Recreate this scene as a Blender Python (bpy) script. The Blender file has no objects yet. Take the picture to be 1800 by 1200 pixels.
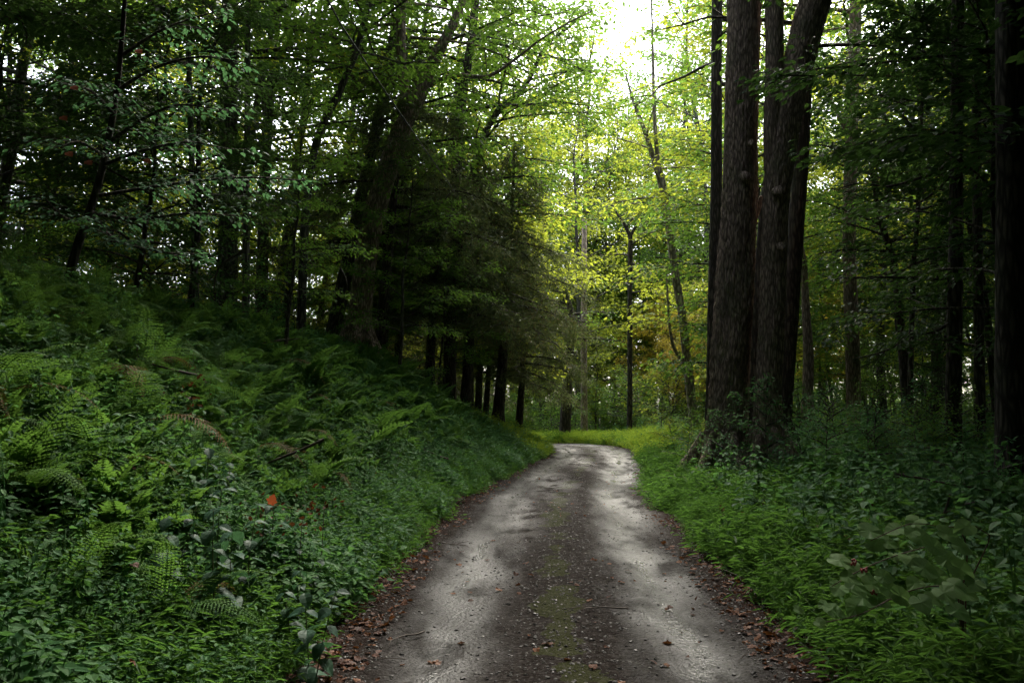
import bpy, math, random
import numpy as np
from mathutils import Vector, Matrix

# ------------------------------------------------------------------ camera, sky, sun, exposure
SC = bpy.context.scene
COL = SC.collection
F = 1559.0                                   # focal length in pixels of the 1800 px wide photograph
PITCH = math.radians(3.9)
EYE = np.array([0.0, 0.0, 1.6])
cam_d = bpy.data.cameras.new('camera'); cam = bpy.data.objects.new('camera', cam_d); COL.objects.link(cam)
cam.location = EYE; cam.rotation_euler = (math.radians(90) + PITCH, 0, 0)
cam_d.sensor_width = 36; cam_d.lens = F / 1800 * 36; cam_d.clip_start = 0.05; cam_d.clip_end = 2000
SC.camera = cam

SUN_EL, SUN_AZ = math.radians(52), math.radians(12)      # azimuth from +Y towards +X: ahead, a little right
W = bpy.data.worlds.new('World'); SC.world = W; W.use_nodes = True
nt = W.node_tree; nt.nodes.clear()
sky = nt.nodes.new('ShaderNodeTexSky'); sky.sky_type = 'NISHITA'; sky.sun_disc = False
sky.sun_elevation = SUN_EL; sky.sun_rotation = SUN_AZ; sky.dust_density = 3.0; sky.air_density = 1.0
hs = nt.nodes.new('ShaderNodeHueSaturation'); hs.inputs['Saturation'].default_value = 0.48   # thin cloud
bg = nt.nodes.new('ShaderNodeBackground'); bg.inputs['Strength'].default_value = 0.15
wo = nt.nodes.new('ShaderNodeOutputWorld')
nt.links.new(sky.outputs[0], hs.inputs['Color']); nt.links.new(hs.outputs[0], bg.inputs[0]); nt.links.new(bg.outputs[0], wo.inputs[0])
sun_d = bpy.data.lights.new('sun', 'SUN'); sun_d.energy = 1.5; sun_d.angle = math.radians(14); sun_d.color = (1.0, 0.93, 0.80)
sun = bpy.data.objects.new('sun', sun_d); COL.objects.link(sun)
sdir = Vector((math.sin(SUN_AZ) * math.cos(SUN_EL), math.cos(SUN_AZ) * math.cos(SUN_EL), math.sin(SUN_EL)))
sun.rotation_euler = sdir.to_track_quat('Z', 'Y').to_euler()
SC.view_settings.view_transform = 'Standard'; SC.view_settings.look = 'None'; SC.view_settings.gamma = 1.0
SC.view_settings.use_curve_mapping = False
SC.view_settings.exposure = 2.45
SC.render.engine = 'CYCLES'
cy = SC.cycles
cy.use_denoising = True
try:
    cy.denoiser = 'OPENIMAGEDENOISE'
except Exception:
    pass
cy.max_bounces = 8; cy.diffuse_bounces = 4; cy.glossy_bounces = 2; cy.transmission_bounces = 6; cy.transparent_max_bounces = 4
cy.sample_clamp_indirect = 4.0
cy.use_adaptive_sampling = True; cy.adaptive_threshold = 0.02; cy.denoising_prefilter = 'NONE'

# ------------------------------------------------------------------ helpers
rng = np.random.default_rng(7)
random.seed(7)
R = math.radians
CT, ST = math.cos(PITCH), math.sin(PITCH)

def P(px, py, d):
    """the point at distance d (along the ground) that the photograph shows at (px, py)"""
    u, v = (px - 900) / F, (600 - py) / F
    y = CT - v * ST; z = ST + v * CT
    k = d / y
    return np.array([u * k, d, EYE[2] + z * k])

def pix(p):
    """photo pixel of a world point (used to keep random trees off the main ones)"""
    x, y, z = p[0], p[1], p[2] - EYE[2]
    dz = y * CT + z * ST; dv = -y * ST + z * CT
    return 900 + F * x / dz, 600 - F * dv / dz

def _h(ix, iy, s):
    v = np.sin(ix * 127.1 + iy * 311.7 + s * 74.7) * 43758.5453
    return v - np.floor(v)

def vnoise(x, y, s=0):
    x = np.asarray(x, float); y = np.asarray(y, float)
    ix, iy = np.floor(x), np.floor(y); fx, fy = x - ix, y - iy
    fx = fx * fx * (3 - 2 * fx); fy = fy * fy * (3 - 2 * fy)
    a = _h(ix, iy, s); b = _h(ix + 1, iy, s); c = _h(ix, iy + 1, s); d = _h(ix + 1, iy + 1, s)
    return (a + (b - a) * fx) * (1 - fy) + (c + (d - c) * fx) * fy - 0.5

def fbm(x, y, s=0, o=4):
    t = 0; a = 1.0
    for i in range(o):
        t = t + a * vnoise(x * 2 ** i, y * 2 ** i, s + i); a *= 0.5
    return t

def sstep(a, b, x):
    t = np.clip((np.asarray(x, float) - a) / (b - a), 0, 1)
    return t * t * (3 - 2 * t)

class MB:
    """collects triangles for one mesh"""
    def __init__(s): s.v = []; s.f = []; s.t = []; s.sm = []; s.n = 0
    def add(s, v, f, tone=None, smooth=False):
        v = np.asarray(v, float); f = np.asarray(f, int)
        s.v.append(v); s.f.append(f + s.n); s.n += len(v)
        s.t.append(np.full(len(f), 0.5) if tone is None else np.asarray(tone, float))
        s.sm.append(np.full(len(f), smooth, bool))
    def mesh(s, name, mat):
        v = np.concatenate(s.v); f = np.concatenate(s.f); t = np.concatenate(s.t); sm = np.concatenate(s.sm)
        m = bpy.data.meshes.new(name)
        m.vertices.add(len(v)); m.vertices.foreach_set('co', v.astype(np.float32).ravel())
        m.loops.add(len(f) * 3); m.loops.foreach_set('vertex_index', f.astype(np.int32).ravel())
        m.polygons.add(len(f)); m.polygons.foreach_set('loop_start', np.arange(0, len(f) * 3, 3, dtype=np.int32))
        m.update(calc_edges=True)
        m.polygons.foreach_set('use_smooth', sm)
        a = m.attributes.new('tone', 'FLOAT', 'FACE'); a.data.foreach_set('value', t.astype(np.float32))
        m.materials.append(mat)
        return m

def norm(v):
    v = np.asarray(v, float)
    return v / np.maximum(np.linalg.norm(v, axis=-1, keepdims=True), 1e-9)

def resample(pts, rad, step):
    """Catmull-Rom through pts with radii, one point about every step metres"""
    pts = np.asarray(pts, float); rad = np.asarray(rad, float)
    if len(pts) < 3:
        n = max(2, int(np.linalg.norm(pts[-1] - pts[0]) / step) + 1); t = np.linspace(0, 1, n)[:, None]
        return pts[0] * (1 - t) + pts[-1] * t, rad[0] * (1 - t[:, 0]) + rad[-1] * t[:, 0]
    ext = np.vstack([2 * pts[0] - pts[1], pts, 2 * pts[-1] - pts[-2]])
    op, orr = [], []
    for i in range(len(pts) - 1):
        p0, p1, p2, p3 = ext[i:i + 4]
        n = max(1, int(np.linalg.norm(p2 - p1) / step))
        for j in range(n):
            t = j / n
            op.append(0.5 * (2 * p1 + (p2 - p0) * t + (2 * p0 - 5 * p1 + 4 * p2 - p3) * t * t + (3 * p1 - p0 - 3 * p2 + p3) * t ** 3))
            orr.append(rad[i] * (1 - t) + rad[i + 1] * t)
    op.append(pts[-1]); orr.append(rad[-1])
    return np.array(op), np.array(orr)

def tube(mb, pts, rad, k=6, ridge=0.0, lump=0.0, seed=0):
    pts = np.asarray(pts, float); rad = np.asarray(rad, float); n = len(pts)
    tan = norm(np.gradient(pts, axis=0))
    ref = np.array([1.0, 0.0, 0.0]) if abs(tan[0][0]) < 0.8 else np.array([0, 1.0, 0])
    a = norm(np.cross(tan, ref)); b = np.cross(tan, a)
    th = np.arange(k) * 2 * math.pi / k
    s = np.concatenate([[0], np.cumsum(np.linalg.norm(np.diff(pts, axis=0), axis=1))])
    rr = np.repeat(rad[:, None], k, 1)
    if ridge or lump:
        T, S = np.meshgrid(th, s)
        g = 0
        if lump:
            g = g + lump * (vnoise(np.cos(T) * 1.2 + 5, S * 0.7 + np.sin(T) * 1.2, seed) * 2)
        if ridge:
            w = T / (2 * math.pi) * 38
            wob = fbm(T * 2 + seed, S * 1.3, seed + 3, 2) * 2.4
            wv = np.abs(((w + wob) % 1.0) - 0.5) * 2
            g = g + ridge * (wv ** 0.7 - 0.5) + ridge * 1.1 * fbm(w * 1.1, S * 9, seed + 9, 3)
        rr = rr * (1 + g)
    v = pts[:, None, :] + rr[:, :, None] * (np.cos(th)[None, :, None] * a[:, None, :] + np.sin(th)[None, :, None] * b[:, None, :])
    v = v.reshape(-1, 3)
    i = np.arange(n - 1)[:, None] * k; j = np.arange(k)[None, :]; j2 = (j + 1) % k
    q = np.stack([i + j, i + j2, i + k + j2, i + k + j], -1).reshape(-1, 4)
    f = np.concatenate([q[:, [0, 1, 2]], q[:, [0, 2, 3]]])
    v = np.vstack([v, pts[-1] + tan[-1] * rad[-1] * 0.6]); top = len(v) - 1
    base = (n - 1) * k
    cap = np.array([[base + q_, base + (q_ + 1) % k, top] for q_ in range(k)])
    mb.add(v, np.concatenate([f, cap]), None, True)

# leaf templates: u along, v across, w up; triangles
def _fan(outline, mid):
    n = len(outline); m = len(mid)
    return outline, mid
LEAF4 = (np.array([[0, 0, 0], [.26, .24, .06], [.62, .25, .05], [1, 0, -.08], [.62, -.25, .05], [.26, -.24, .06]]), np.array([[0, 2, 1], [0, 3, 2], [0, 5, 4], [0, 4, 3]]))
NEEDLE = (np.array([[0, 0, 0], [.42, .30, .07], [1, 0, -.06], [.42, -.30, .07]]), np.array([[0, 2, 1], [0, 3, 2]]))
_ov = [(0.0, 0.0), (.16, .19), (.38, .29), (.62, .23), (.84, .10)]
def _ovate(wid=1.0, droop=.12, fold=.25):
    v = [[0, 0, 0]]; f = []
    mids = []
    for (u, w) in _ov[1:]:
        z = -droop * u * u
        mids.append(len(v)); v.append([u, 0, z]); v.append([u, w * wid, z + w * wid * fold]); v.append([u, -w * wid, z + w * wid * fold])
    tip = len(v); v.append([1, 0, -droop])
    prev = None
    for m in mids:
        if prev is None:
            f += [[0, m, m + 1], [0, m + 2, m]]
        else:
            f += [[prev, m, m + 1], [prev, m + 1, prev + 1], [prev, m + 2, m], [prev, prev + 2, m + 2]]
        prev = m
    f += [[prev, tip, prev + 1], [prev, prev + 2, tip]]
    return np.array(v, float), np.array(f)
OVATE = _ovate()
NARROW = _ovate(.5, .3, .2)
def _radial(outl, droop=.1, cup=.12):
    v = [[.36, 0, .03]] + [[u, w, -droop * max(0, u - .3) ** 2 + cup * abs(w)] for u, w in outl]
    n = len(outl)
    f = [[0, 1 + i, 1 + (i + 1) % n] for i in range(n)]
    return np.array(v, float), np.array(f)[:, ::-1]
_half = [(0, 0), (-.06, .16), (.02, .33), (.10, .27), (.22, .40), (.40, .52), (.46, .40), (.52, .30), (.66, .34), (.76, .22), (1.0, .0)]
MAPLE = _radial(_half + [(u, -w) for u, w in _half[-2:0:-1]], .2, .05)
_hr = [(0.02, 0), (-.10, .10), (-.08, .26), (.08, .42), (.22, .45), (.36, .48), (.50, .40), (.66, .36), (.80, .22), (.92, .12), (1.0, 0)]
ROUND = _radial(_hr + [(u, -w) for u, w in _hr[-2:0:-1]], .28, .10)

def put_leaves(mb, pos, dirv, nrm, size, tmpl=LEAF4, tone=None, wid=1.0):
    pos = np.asarray(pos, float); n = len(pos)
    if n == 0: return
    d = norm(dirv); w = norm(nrm - d * (np.sum(nrm * d, -1, keepdims=True))); s = np.cross(w, d)
    tv, tf = tmpl
    size = np.broadcast_to(np.asarray(size, float), (n,))
    v = pos[:, None, :] + size[:, None, None] * (tv[None, :, 0:1] * d[:, None, :] + wid * tv[None, :, 1:2] * s[:, None, :] + tv[None, :, 2:3] * w[:, None, :])
    f = (np.arange(n)[:, None, None] * len(tv) + tf[None]).reshape(-1, 3)
    if tone is None: tone = rng.random(n)
    mb.add(v.reshape(-1, 3), f, np.repeat(tone, len(tf)))

def spray(mb, twig, dens, width, size, flat=.8, up=.10, tmpl=LEAF4, tone0=.0, droop=.15):
    """leaves along a twig polyline: in a flat fan to both sides when flat is near 1"""
    twig = np.asarray(twig, float)
    seg = np.linalg.norm(np.diff(twig, axis=0), axis=1); L = seg.sum()
    n = max(2, int(rng.poisson(L * dens)))
    s = np.concatenate([[0], np.cumsum(seg)]) / max(L, 1e-6)
    t = np.sort(rng.random(n) ** .85)
    p = np.stack([np.interp(t, s, twig[:, i]) for i in range(3)], 1)
    ax = norm(twig[-1] - twig[0])
    side = np.array([-ax[1], ax[0], 0.0]); side = side / max(np.linalg.norm(side), 1e-3)
    sg = np.where(np.arange(n) % 2 == 0, 1.0, -1.0)
    off = rng.random(n) * width * (1.05 - .6 * t)
    p = p + side * (sg * off)[:, None] + np.array([0, 0, 1.0]) * ((rng.normal(0, up, n)) * (1.15 - flat) * 3)[:, None]
    p[:, 2] -= off * droop
    d = ax[None] * (.5 + .5 * rng.random((n, 1))) + side[None] * (sg * (.5 + .5 * rng.random(n)))[:, None] + rng.normal(0, .25, (n, 3)) * (1.3 - flat)
    d[:, 2] -= droop + rng.random(n) * .25
    nr = np.array([0, 0, 1.0])[None] * flat + rng.normal(0, .75, (n, 3)) * (1.12 - flat)
    put_leaves(mb, p, d, nr, size * (.65 + .6 * rng.random(n)), tmpl, np.clip(rng.normal(.5 + tone0, .22, n), 0, 1))

# ------------------------------------------------------------------ objects
def obj(name, mesh, parent=None, loc=None):
    o = bpy.data.objects.new(name, mesh); COL.objects.link(o)
    if parent is not None: o.parent = parent
    if loc is not None: o.location = loc
    return o
def tag(o, label=None, cat=None, group=None, kind=None):
    if label: o['label'] = label
    if cat: o['category'] = cat
    if group: o['group'] = group
    if kind: o['kind'] = kind
    return o
def thing(name, loc, rot=(0, 0, 0), scale=(1, 1, 1), **k):
    o = bpy.data.objects.new(name, None); COL.objects.link(o)
    o.empty_display_size = .2
    o.location = loc; o.rotation_euler = rot; o.scale = scale
    return tag(o, **k)

# ------------------------------------------------------------------ materials
def mat(name):
    m = bpy.data.materials.new(name); m.use_nodes = True
    t = m.node_tree; b = t.nodes['Principled BSDF']
    return m, t, b
def N(t, typ, **k):
    n = t.nodes.new(typ)
    for a, v in k.items(): setattr(n, a, v)
    return n
def ramp(t, stops, src=None):
    r = N(t, 'ShaderNodeValToRGB'); e = r.color_ramp.elements
    while len(e) < len(stops): e.new(.5)
    for q, (p, c) in zip(e, stops):
        q.position = p; q.color = (c[0], c[1], c[2], 1) if len(c) == 3 else c
    if src is not None: t.links.new(src, r.inputs[0])
    return r

def leaf_mat(name, dark, mid, light, trans, tw=.45, rough=.6, spec=.14, edge=None, var=.35):
    m, t, b = mat(name)
    at = N(t, 'ShaderNodeAttribute', attribute_name='tone')
    oi = N(t, 'ShaderNodeObjectInfo')
    geo = N(t, 'ShaderNodeNewGeometry')
    ma = N(t, 'ShaderNodeMath', operation='MULTIPLY_ADD'); ma.inputs[1].default_value = var; ma.inputs[2].default_value = -var / 2
    t.links.new(oi.outputs['Random'], ma.inputs[0])
    no = N(t, 'ShaderNodeTexNoise'); no.inputs['Scale'].default_value = .55; no.inputs['Detail'].default_value = 2
    t.links.new(geo.outputs['Position'], no.inputs['Vector'])
    nm = N(t, 'ShaderNodeMath', operation='MULTIPLY_ADD'); nm.inputs[1].default_value = .5; nm.inputs[2].default_value = -.25
    t.links.new(no.outputs['Fac'], nm.inputs[0])
    ad = N(t, 'ShaderNodeMath', operation='ADD'); t.links.new(at.outputs['Fac'], ad.inputs[0]); t.links.new(ma.outputs[0], ad.inputs[1])
    ad2 = N(t, 'ShaderNodeMath', operation='ADD'); t.links.new(ad.outputs[0], ad2.inputs[0]); t.links.new(nm.outputs[0], ad2.inputs[1])
    stops = [(0.0, dark), (.5, mid), (.92, light)]
    if edge: stops = [(0.0, dark), (.45, mid), (.8, light), (1.0, edge)]
    r = ramp(t, stops, ad2.outputs[0])
    # fine mottling inside a leaf
    n2 = N(t, 'ShaderNodeTexNoise'); n2.inputs['Scale'].default_value = 45
    t.links.new(geo.outputs['Position'], n2.inputs['Vector'])
    mm = N(t, 'ShaderNodeMix', data_type='RGBA', blend_type='MULTIPLY'); mm.inputs[0].default_value = .45
    t.links.new(r.outputs[0], mm.inputs[6]); t.links.new(n2.outputs['Fac'], mm.inputs[7])
    sc = N(t, 'ShaderNodeMix', data_type='RGBA', blend_type='MULTIPLY'); sc.inputs[0].default_value = 1
    t.links.new(mm.outputs[2], sc.inputs[6]); sc.inputs[7].default_value = (1.25, 1.25, 1.25, 1)
    t.links.new(sc.outputs[2], b.inputs['Base Color'])
    b.inputs['Roughness'].default_value = rough; b.inputs['Specular IOR Level'].default_value = spec
    tr = N(t, 'ShaderNodeBsdfTranslucent')
    tm = N(t, 'ShaderNodeMix', data_type='RGBA', blend_type='MIX'); tm.inputs[0].default_value = .72
    t.links.new(sc.outputs[2], tm.inputs[6]); tm.inputs[7].default_value = (*trans, 1)
    t.links.new(tm.outputs[2], tr.inputs[0])
    mx = N(t, 'ShaderNodeMixShader'); mx.inputs[0].default_value = tw
    t.links.new(b.outputs[0], mx.inputs[1]); t.links.new(tr.outputs[0], mx.inputs[2])
    t.links.new(mx.outputs[0], t.nodes['Material Output'].inputs['Surface'])
    return m

M = {}
M['leaf_green'] = leaf_mat('leaf_green', (.030, .072, .020), (.048, .115, .026), (.080, .155, .032), (.24, .42, .045))
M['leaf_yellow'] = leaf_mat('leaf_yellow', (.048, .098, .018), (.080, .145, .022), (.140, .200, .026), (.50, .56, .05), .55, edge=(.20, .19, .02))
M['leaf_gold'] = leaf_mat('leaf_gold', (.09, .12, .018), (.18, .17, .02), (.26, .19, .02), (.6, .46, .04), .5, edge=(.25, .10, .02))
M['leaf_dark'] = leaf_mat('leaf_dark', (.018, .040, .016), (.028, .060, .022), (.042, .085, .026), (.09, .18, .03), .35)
M['leaf_blue'] = leaf_mat('leaf_blue', (.040, .100, .058), (.056, .140, .078), (.080, .175, .098), (.12, .28, .09), .42, .55, .08, var=.6)
M['fern_green'] = leaf_mat('fern_green', (.026, .070, .022), (.055, .132, .036), (.105, .200, .048), (.16, .32, .04), .4, .6, .06, var=.95)
M['herb_green'] = leaf_mat('herb_green', (.030, .090, .038), (.055, .140, .055), (.090, .190, .070), (.13, .30, .06), .38, .6, .08, var=.85)
M['broad_green'] = leaf_mat('broad_green', (.026, .062, .042), (.036, .085, .055), (.055, .115, .068), (.06, .15, .05), .28, .5, .10)
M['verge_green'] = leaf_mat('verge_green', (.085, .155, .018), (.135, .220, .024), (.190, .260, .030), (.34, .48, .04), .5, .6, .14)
M['grass_green'] = leaf_mat('grass_green', (.026, .075, .020), (.046, .120, .028), (.080, .165, .034), (.13, .28, .035), .42, .6, .14)
M['bramble_green'] = leaf_mat('bramble_green', (.11, .215, .085), (.15, .275, .105), (.19, .325, .12), (.26, .46, .12), .42, .6, .10)
M['needle_green'] = leaf_mat('needle_green', (.040, .072, .032), (.065, .100, .042), (.10, .105, .052), (.16, .20, .05), .4, .55, .25, edge=(.13, .07, .03))
M['dead_leaf'] = leaf_mat('dead_leaf', (.035, .014, .009), (.075, .030, .017), (.15, .065, .032), (.2, .08, .02), .15, .6, .12)
M['dead_fern'] = leaf_mat('dead_fern', (.07, .045, .018), (.13, .085, .03), (.19, .14, .045), (.22, .14, .03), .3)
M['red_leaf'] = leaf_mat('red_leaf', (.22, .05, .025), (.34, .075, .03), (.42, .12, .05), (.4, .1, .03), .3, .5, .3)

def bark_mat(name, c1, c2, moss=.0, scale=1.0, bump=.5):
    m, t, b = mat(name)
    tc = N(t, 'ShaderNodeTexCoord'); mp = N(t, 'ShaderNodeMapping'); mp.inputs['Scale'].default_value = (14 * scale, 14 * scale, 2.6 * scale)
    t.links.new(tc.outputs['Object'], mp.inputs[0])
    n1 = N(t, 'ShaderNodeTexNoise'); n1.inputs['Scale'].default_value = 1.0; n1.inputs['Detail'].default_value = 7; n1.inputs['Roughness'].default_value = .65; n1.inputs['Distortion'].default_value = .6
    t.links.new(mp.outputs[0], n1.inputs['Vector'])
    vo = N(t, 'ShaderNodeTexVoronoi', feature='DISTANCE_TO_EDGE'); vo.inputs['Scale'].default_value = 1.1
    dm = N(t, 'ShaderNodeMix', data_type='RGBA', blend_type='ADD'); dm.inputs[0].default_value = .5
    t.links.new(mp.outputs[0], dm.inputs[6]); t.links.new(n1.outputs['Color'], dm.inputs[7]); t.links.new(dm.outputs[2], vo.inputs['Vector'])
    vr = ramp(t, [(0, (0, 0, 0)), (.28, (1, 1, 1))], vo.outputs['Distance'])
    h = N(t, 'ShaderNodeMath', operation='MULTIPLY'); t.links.new(vr.outputs[0], h.inputs[0]); t.links.new(n1.outputs['Fac'], h.inputs[1])
    cr = ramp(t, [(.05, [x * .45 for x in c1]), (.3, c1), (.62, c2)], h.outputs[0])
    n3 = N(t, 'ShaderNodeTexNoise'); n3.inputs['Scale'].default_value = 1.4; n3.inputs['Detail'].default_value = 4
    t.links.new(tc.outputs['Object'], n3.inputs['Vector'])
    mr = ramp(t, [(.50, (0, 0, 0)), (.68, (moss, moss, moss))], n3.outputs['Fac'])
    mx = N(t, 'ShaderNodeMix', data_type='RGBA'); t.links.new(mr.outputs[0], mx.inputs[0]); t.links.new(cr.outputs[0], mx.inputs[6]); mx.inputs[7].default_value = (.045, .075, .03, 1)
    t.links.new(mx.outputs[2], b.inputs['Base Color']); b.inputs['Roughness'].default_value = .85; b.inputs['Specular IOR Level'].default_value = .25
    bp = N(t, 'ShaderNodeBump'); bp.inputs['Strength'].default_value = bump; bp.inputs['Distance'].default_value = .03
    t.links.new(h.outputs[0], bp.inputs['Height']); t.links.new(bp.outputs[0], b.inputs['Normal'])
    return m
M['bark_brown'] = bark_mat('bark_brown', (.215, .155, .122), (.40, .295, .235), .35, 1.4, .7)
M['bark_grey'] = bark_mat('bark_grey', (.060, .054, .044), (.13, .115, .09), .4)
M['bark_pale'] = bark_mat('bark_pale', (.22, .185, .14), (.40, .34, .265), .25)
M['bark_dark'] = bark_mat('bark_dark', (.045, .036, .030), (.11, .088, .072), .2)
M['bark_pole'] = bark_mat('bark_pole', (.27, .205, .16), (.40, .32, .255), .0, 1.6, .25)
def plain(name, c, rough=.7, spec=.3):
    m, t, b = mat(name)
    tc = N(t, 'ShaderNodeTexCoord'); no = N(t, 'ShaderNodeTexNoise'); no.inputs['Scale'].default_value = 30; no.inputs['Detail'].default_value = 3
    t.links.new(tc.outputs['Object'], no.inputs['Vector'])
    r = ramp(t, [(.3, [x * .6 for x in c]), (.7, [x * 1.2 for x in c])], no.outputs['Fac'])
    t.links.new(r.outputs[0], b.inputs['Base Color']); b.inputs['Roughness'].default_value = rough; b.inputs['Specular IOR Level'].default_value = spec
    return m
M['stem_green'] = plain('stem_green', (.07, .09, .03)); M['stem_red'] = plain('stem_red', (.16, .05, .03)); M['cable_black'] = plain('cable_black', (.015, .015, .015), .5)
M['twig_brown'] = plain('twig_brown', (.06, .045, .035)); M['berry_red'] = plain('berry_red', (.35, .05, .04), .4, .5)

# ------------------------------------------------------------------ road line and terrain
_rp = np.array([(-.05, -60), (.1, -25), (.2, 0), (.32, 5), (.43, 8.5), (.62, 12.2), (.85, 15.2), (1.5, 20), (2.33, 26.0), (2.6, 28.5), (2.5, 30.6), (1.8, 33), (.2, 35.4), (-3, 37.8), (-8, 40.4), (-17, 44), (-40, 51)])
RC, _ = resample(np.c_[_rp, np.zeros(len(_rp))], np.zeros(len(_rp)), .25)
RC = RC[:, :2]; RT = norm(np.gradient(RC, axis=0))
RS = np.concatenate([[0], np.cumsum(np.linalg.norm(np.diff(RC, axis=0), axis=1))])
def halfw(y): return np.interp(y, [10, 15, 20, 27, 34], [1.62, 1.58, 1.48, 1.40, 1.45])
def lateral(x, y):
    """signed distance from the road's centre line (right positive) and the index of the nearest centre point"""
    x = np.atleast_1d(np.asarray(x, float)).ravel(); y = np.atleast_1d(np.asarray(y, float)).ravel()
    s = np.empty(len(x)); ix = np.empty(len(x), int)
    for a in range(0, len(x), 20000):
        dx = x[a:a + 20000, None] - RC[None, :, 0]; dy = y[a:a + 20000, None] - RC[None, :, 1]
        i = np.argmin(dx * dx + dy * dy, 1); ix[a:a + 20000] = i
        q = np.arange(len(i)); sx, sy = dx[q, i], dy[q, i]
        s[a:a + 20000] = np.hypot(sx, sy) * np.sign(sx * RT[i, 1] - sy * RT[i, 0] + 1e-9)
    return s, ix
def road_z(y):
    return np.interp(y, [-60, 24, 33, 35, 38, 50, 70], [0, 0, .02, -.01, -.2, -.95, -1.6])
def ground_z(x, y, detail=True):
    shp = np.shape(x); x = np.asarray(x, float).ravel(); y = np.asarray(y, float).ravel()
    s, ix = lateral(x, y)
    yy = RC[ix, 1]; hw = halfw(yy)
    z = road_z(np.where(y > 33, y, yy))
    z = np.where(y > 60, -1.3, z)
    e = np.abs(s) - hw
    f = np.interp(y, [-30, 21, 24, 28, 33, 40, 60], [1, 1, .74, .45, .24, .12, .1])
    el = np.maximum(e, 0)
    bank = np.where(el < 3.4, .74 * el, 2.516 + .13 * (el - 3.4)) * (1 - .25 * np.exp(-el / .5))
    bank = f * np.minimum(bank, 2.6) + np.maximum(bank - 2.6, 0) * np.interp(y, [0, 30, 60], [1, .6, .3])
    bank = np.minimum(bank, 5)
    rgt = .05 * sstep(0, .4, e) + .035 * np.maximum(e - .5, 0) + .25 * sstep(1.5, 5, e)
    rgt = np.minimum(rgt, 1.6)
    z = z + np.where(s < 0, bank, rgt) * (e > 0)
    if detail:
        z = z + sstep(.1, 1.2, e) * (fbm(x * .5, y * .5, 3, 4) * .35)
    z = z - .09 * (1 - sstep(-.02, .28, e))
    return z.reshape(shp)

def ter1(x, y): return float(ground_z(np.array([x]), np.array([y]))[0])

# ground sheet: fine near the camera, coarse to the horizon
gx = np.unique(np.concatenate([np.linspace(-900, -80, 12), np.linspace(-80, -14, 50), np.arange(-14, 12, .22), np.linspace(12, 80, 50), np.linspace(80, 900, 12)]))
gy = np.unique(np.concatenate([np.linspace(-700, -30, 12), np.linspace(-30, 1, 40), np.arange(1, 36, .22), np.linspace(36, 110, 80), np.linspace(110, 1200, 14)]))
X, Y = np.meshgrid(gx, gy); Z = ground_z(X, Y)
nx, ny = len(gx), len(gy)
i = (np.arange(ny - 1)[:, None] * nx + np.arange(nx - 1)[None]).ravel()
mb = MB(); mb.add(np.c_[X.ravel(), Y.ravel(), Z.ravel()], np.concatenate([np.c_[i, i + 1, i + nx + 1], np.c_[i, i + nx + 1, i + nx]]), None, True)
m, t, b = mat('forest_floor')
geo = N(t, 'ShaderNodeNewGeometry')
n1 = N(t, 'ShaderNodeTexNoise'); n1.inputs['Scale'].default_value = 3; n1.inputs['Detail'].default_value = 8; n1.inputs['Roughness'].default_value = .7
v1 = N(t, 'ShaderNodeTexVoronoi'); v1.inputs['Scale'].default_value = 22
t.links.new(geo.outputs['Position'], n1.inputs['Vector']); t.links.new(geo.outputs['Position'], v1.inputs['Vector'])
r1 = ramp(t, [(.3, (.025, .018, .012)), (.55, (.055, .038, .024)), (.75, (.05, .055, .022))], n1.outputs['Fac'])
mx = N(t, 'ShaderNodeMix', data_type='RGBA', blend_type='MULTIPLY'); mx.inputs[0].default_value = .6
t.links.new(r1.outputs[0], mx.inputs[6]); t.links.new(v1.outputs['Color'], mx.inputs[7]); t.links.new(mx.outputs[2], b.inputs['Base Color'])
b.inputs['Roughness'].default_value = .8
bp = N(t, 'ShaderNodeBump'); bp.inputs['Distance'].default_value = .04; t.links.new(v1.outputs['Distance'], bp.inputs['Height']); t.links.new(bp.outputs[0], b.inputs['Normal'])
ground = tag(obj('ground', mb.mesh('ground', m)), kind='structure')

# the road: a strip with two worn wheel tracks, a raised gravelly middle and soft edges
ki = np.where((RC[:, 1] > -12) & (RC[:, 1] < 56))[0]
rc, _ = resample(np.c_[RC[ki][::2], np.zeros(len(ki[::2]))], np.zeros(len(ki[::2])), .05); rc = rc[:, :2]; rt = norm(np.gradient(rc, axis=0)); rn = np.c_[rt[:, 1], -rt[:, 0]]
us = np.linspace(-1.14, 1.14, 70)
hwv = halfw(rc[:, 1])
edgew = 1 + .05 * fbm(rc[:, 1] * .7, rc[:, 0] * 0, 21, 3)[:, None] * np.sign(us)[None] * np.abs(us)[None] ** 3
OFF = us[None] * hwv[:, None] * edgew
XR = rc[:, None, 0] + rn[:, None, 0] * OFF; YR = rc[:, None, 1] + rn[:, None, 1] * OFF
lat = np.abs(OFF)
trk = np.exp(-((lat - .82) / .30) ** 2)
ZR = road_z(np.where(YR > 33, YR, rc[:, None, 1])) - .028 * trk + .02 * np.exp(-(lat / .3) ** 2)
ZR = ZR + fbm(XR * 1.2, YR * .6, 31, 3) * .03 + fbm(XR * 9, YR * 9, 33, 2) * .012 * (1 - .6 * trk)
ZR = ZR - .16 * sstep(1.0, 1.14, np.abs(us))[None] + .012
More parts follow.
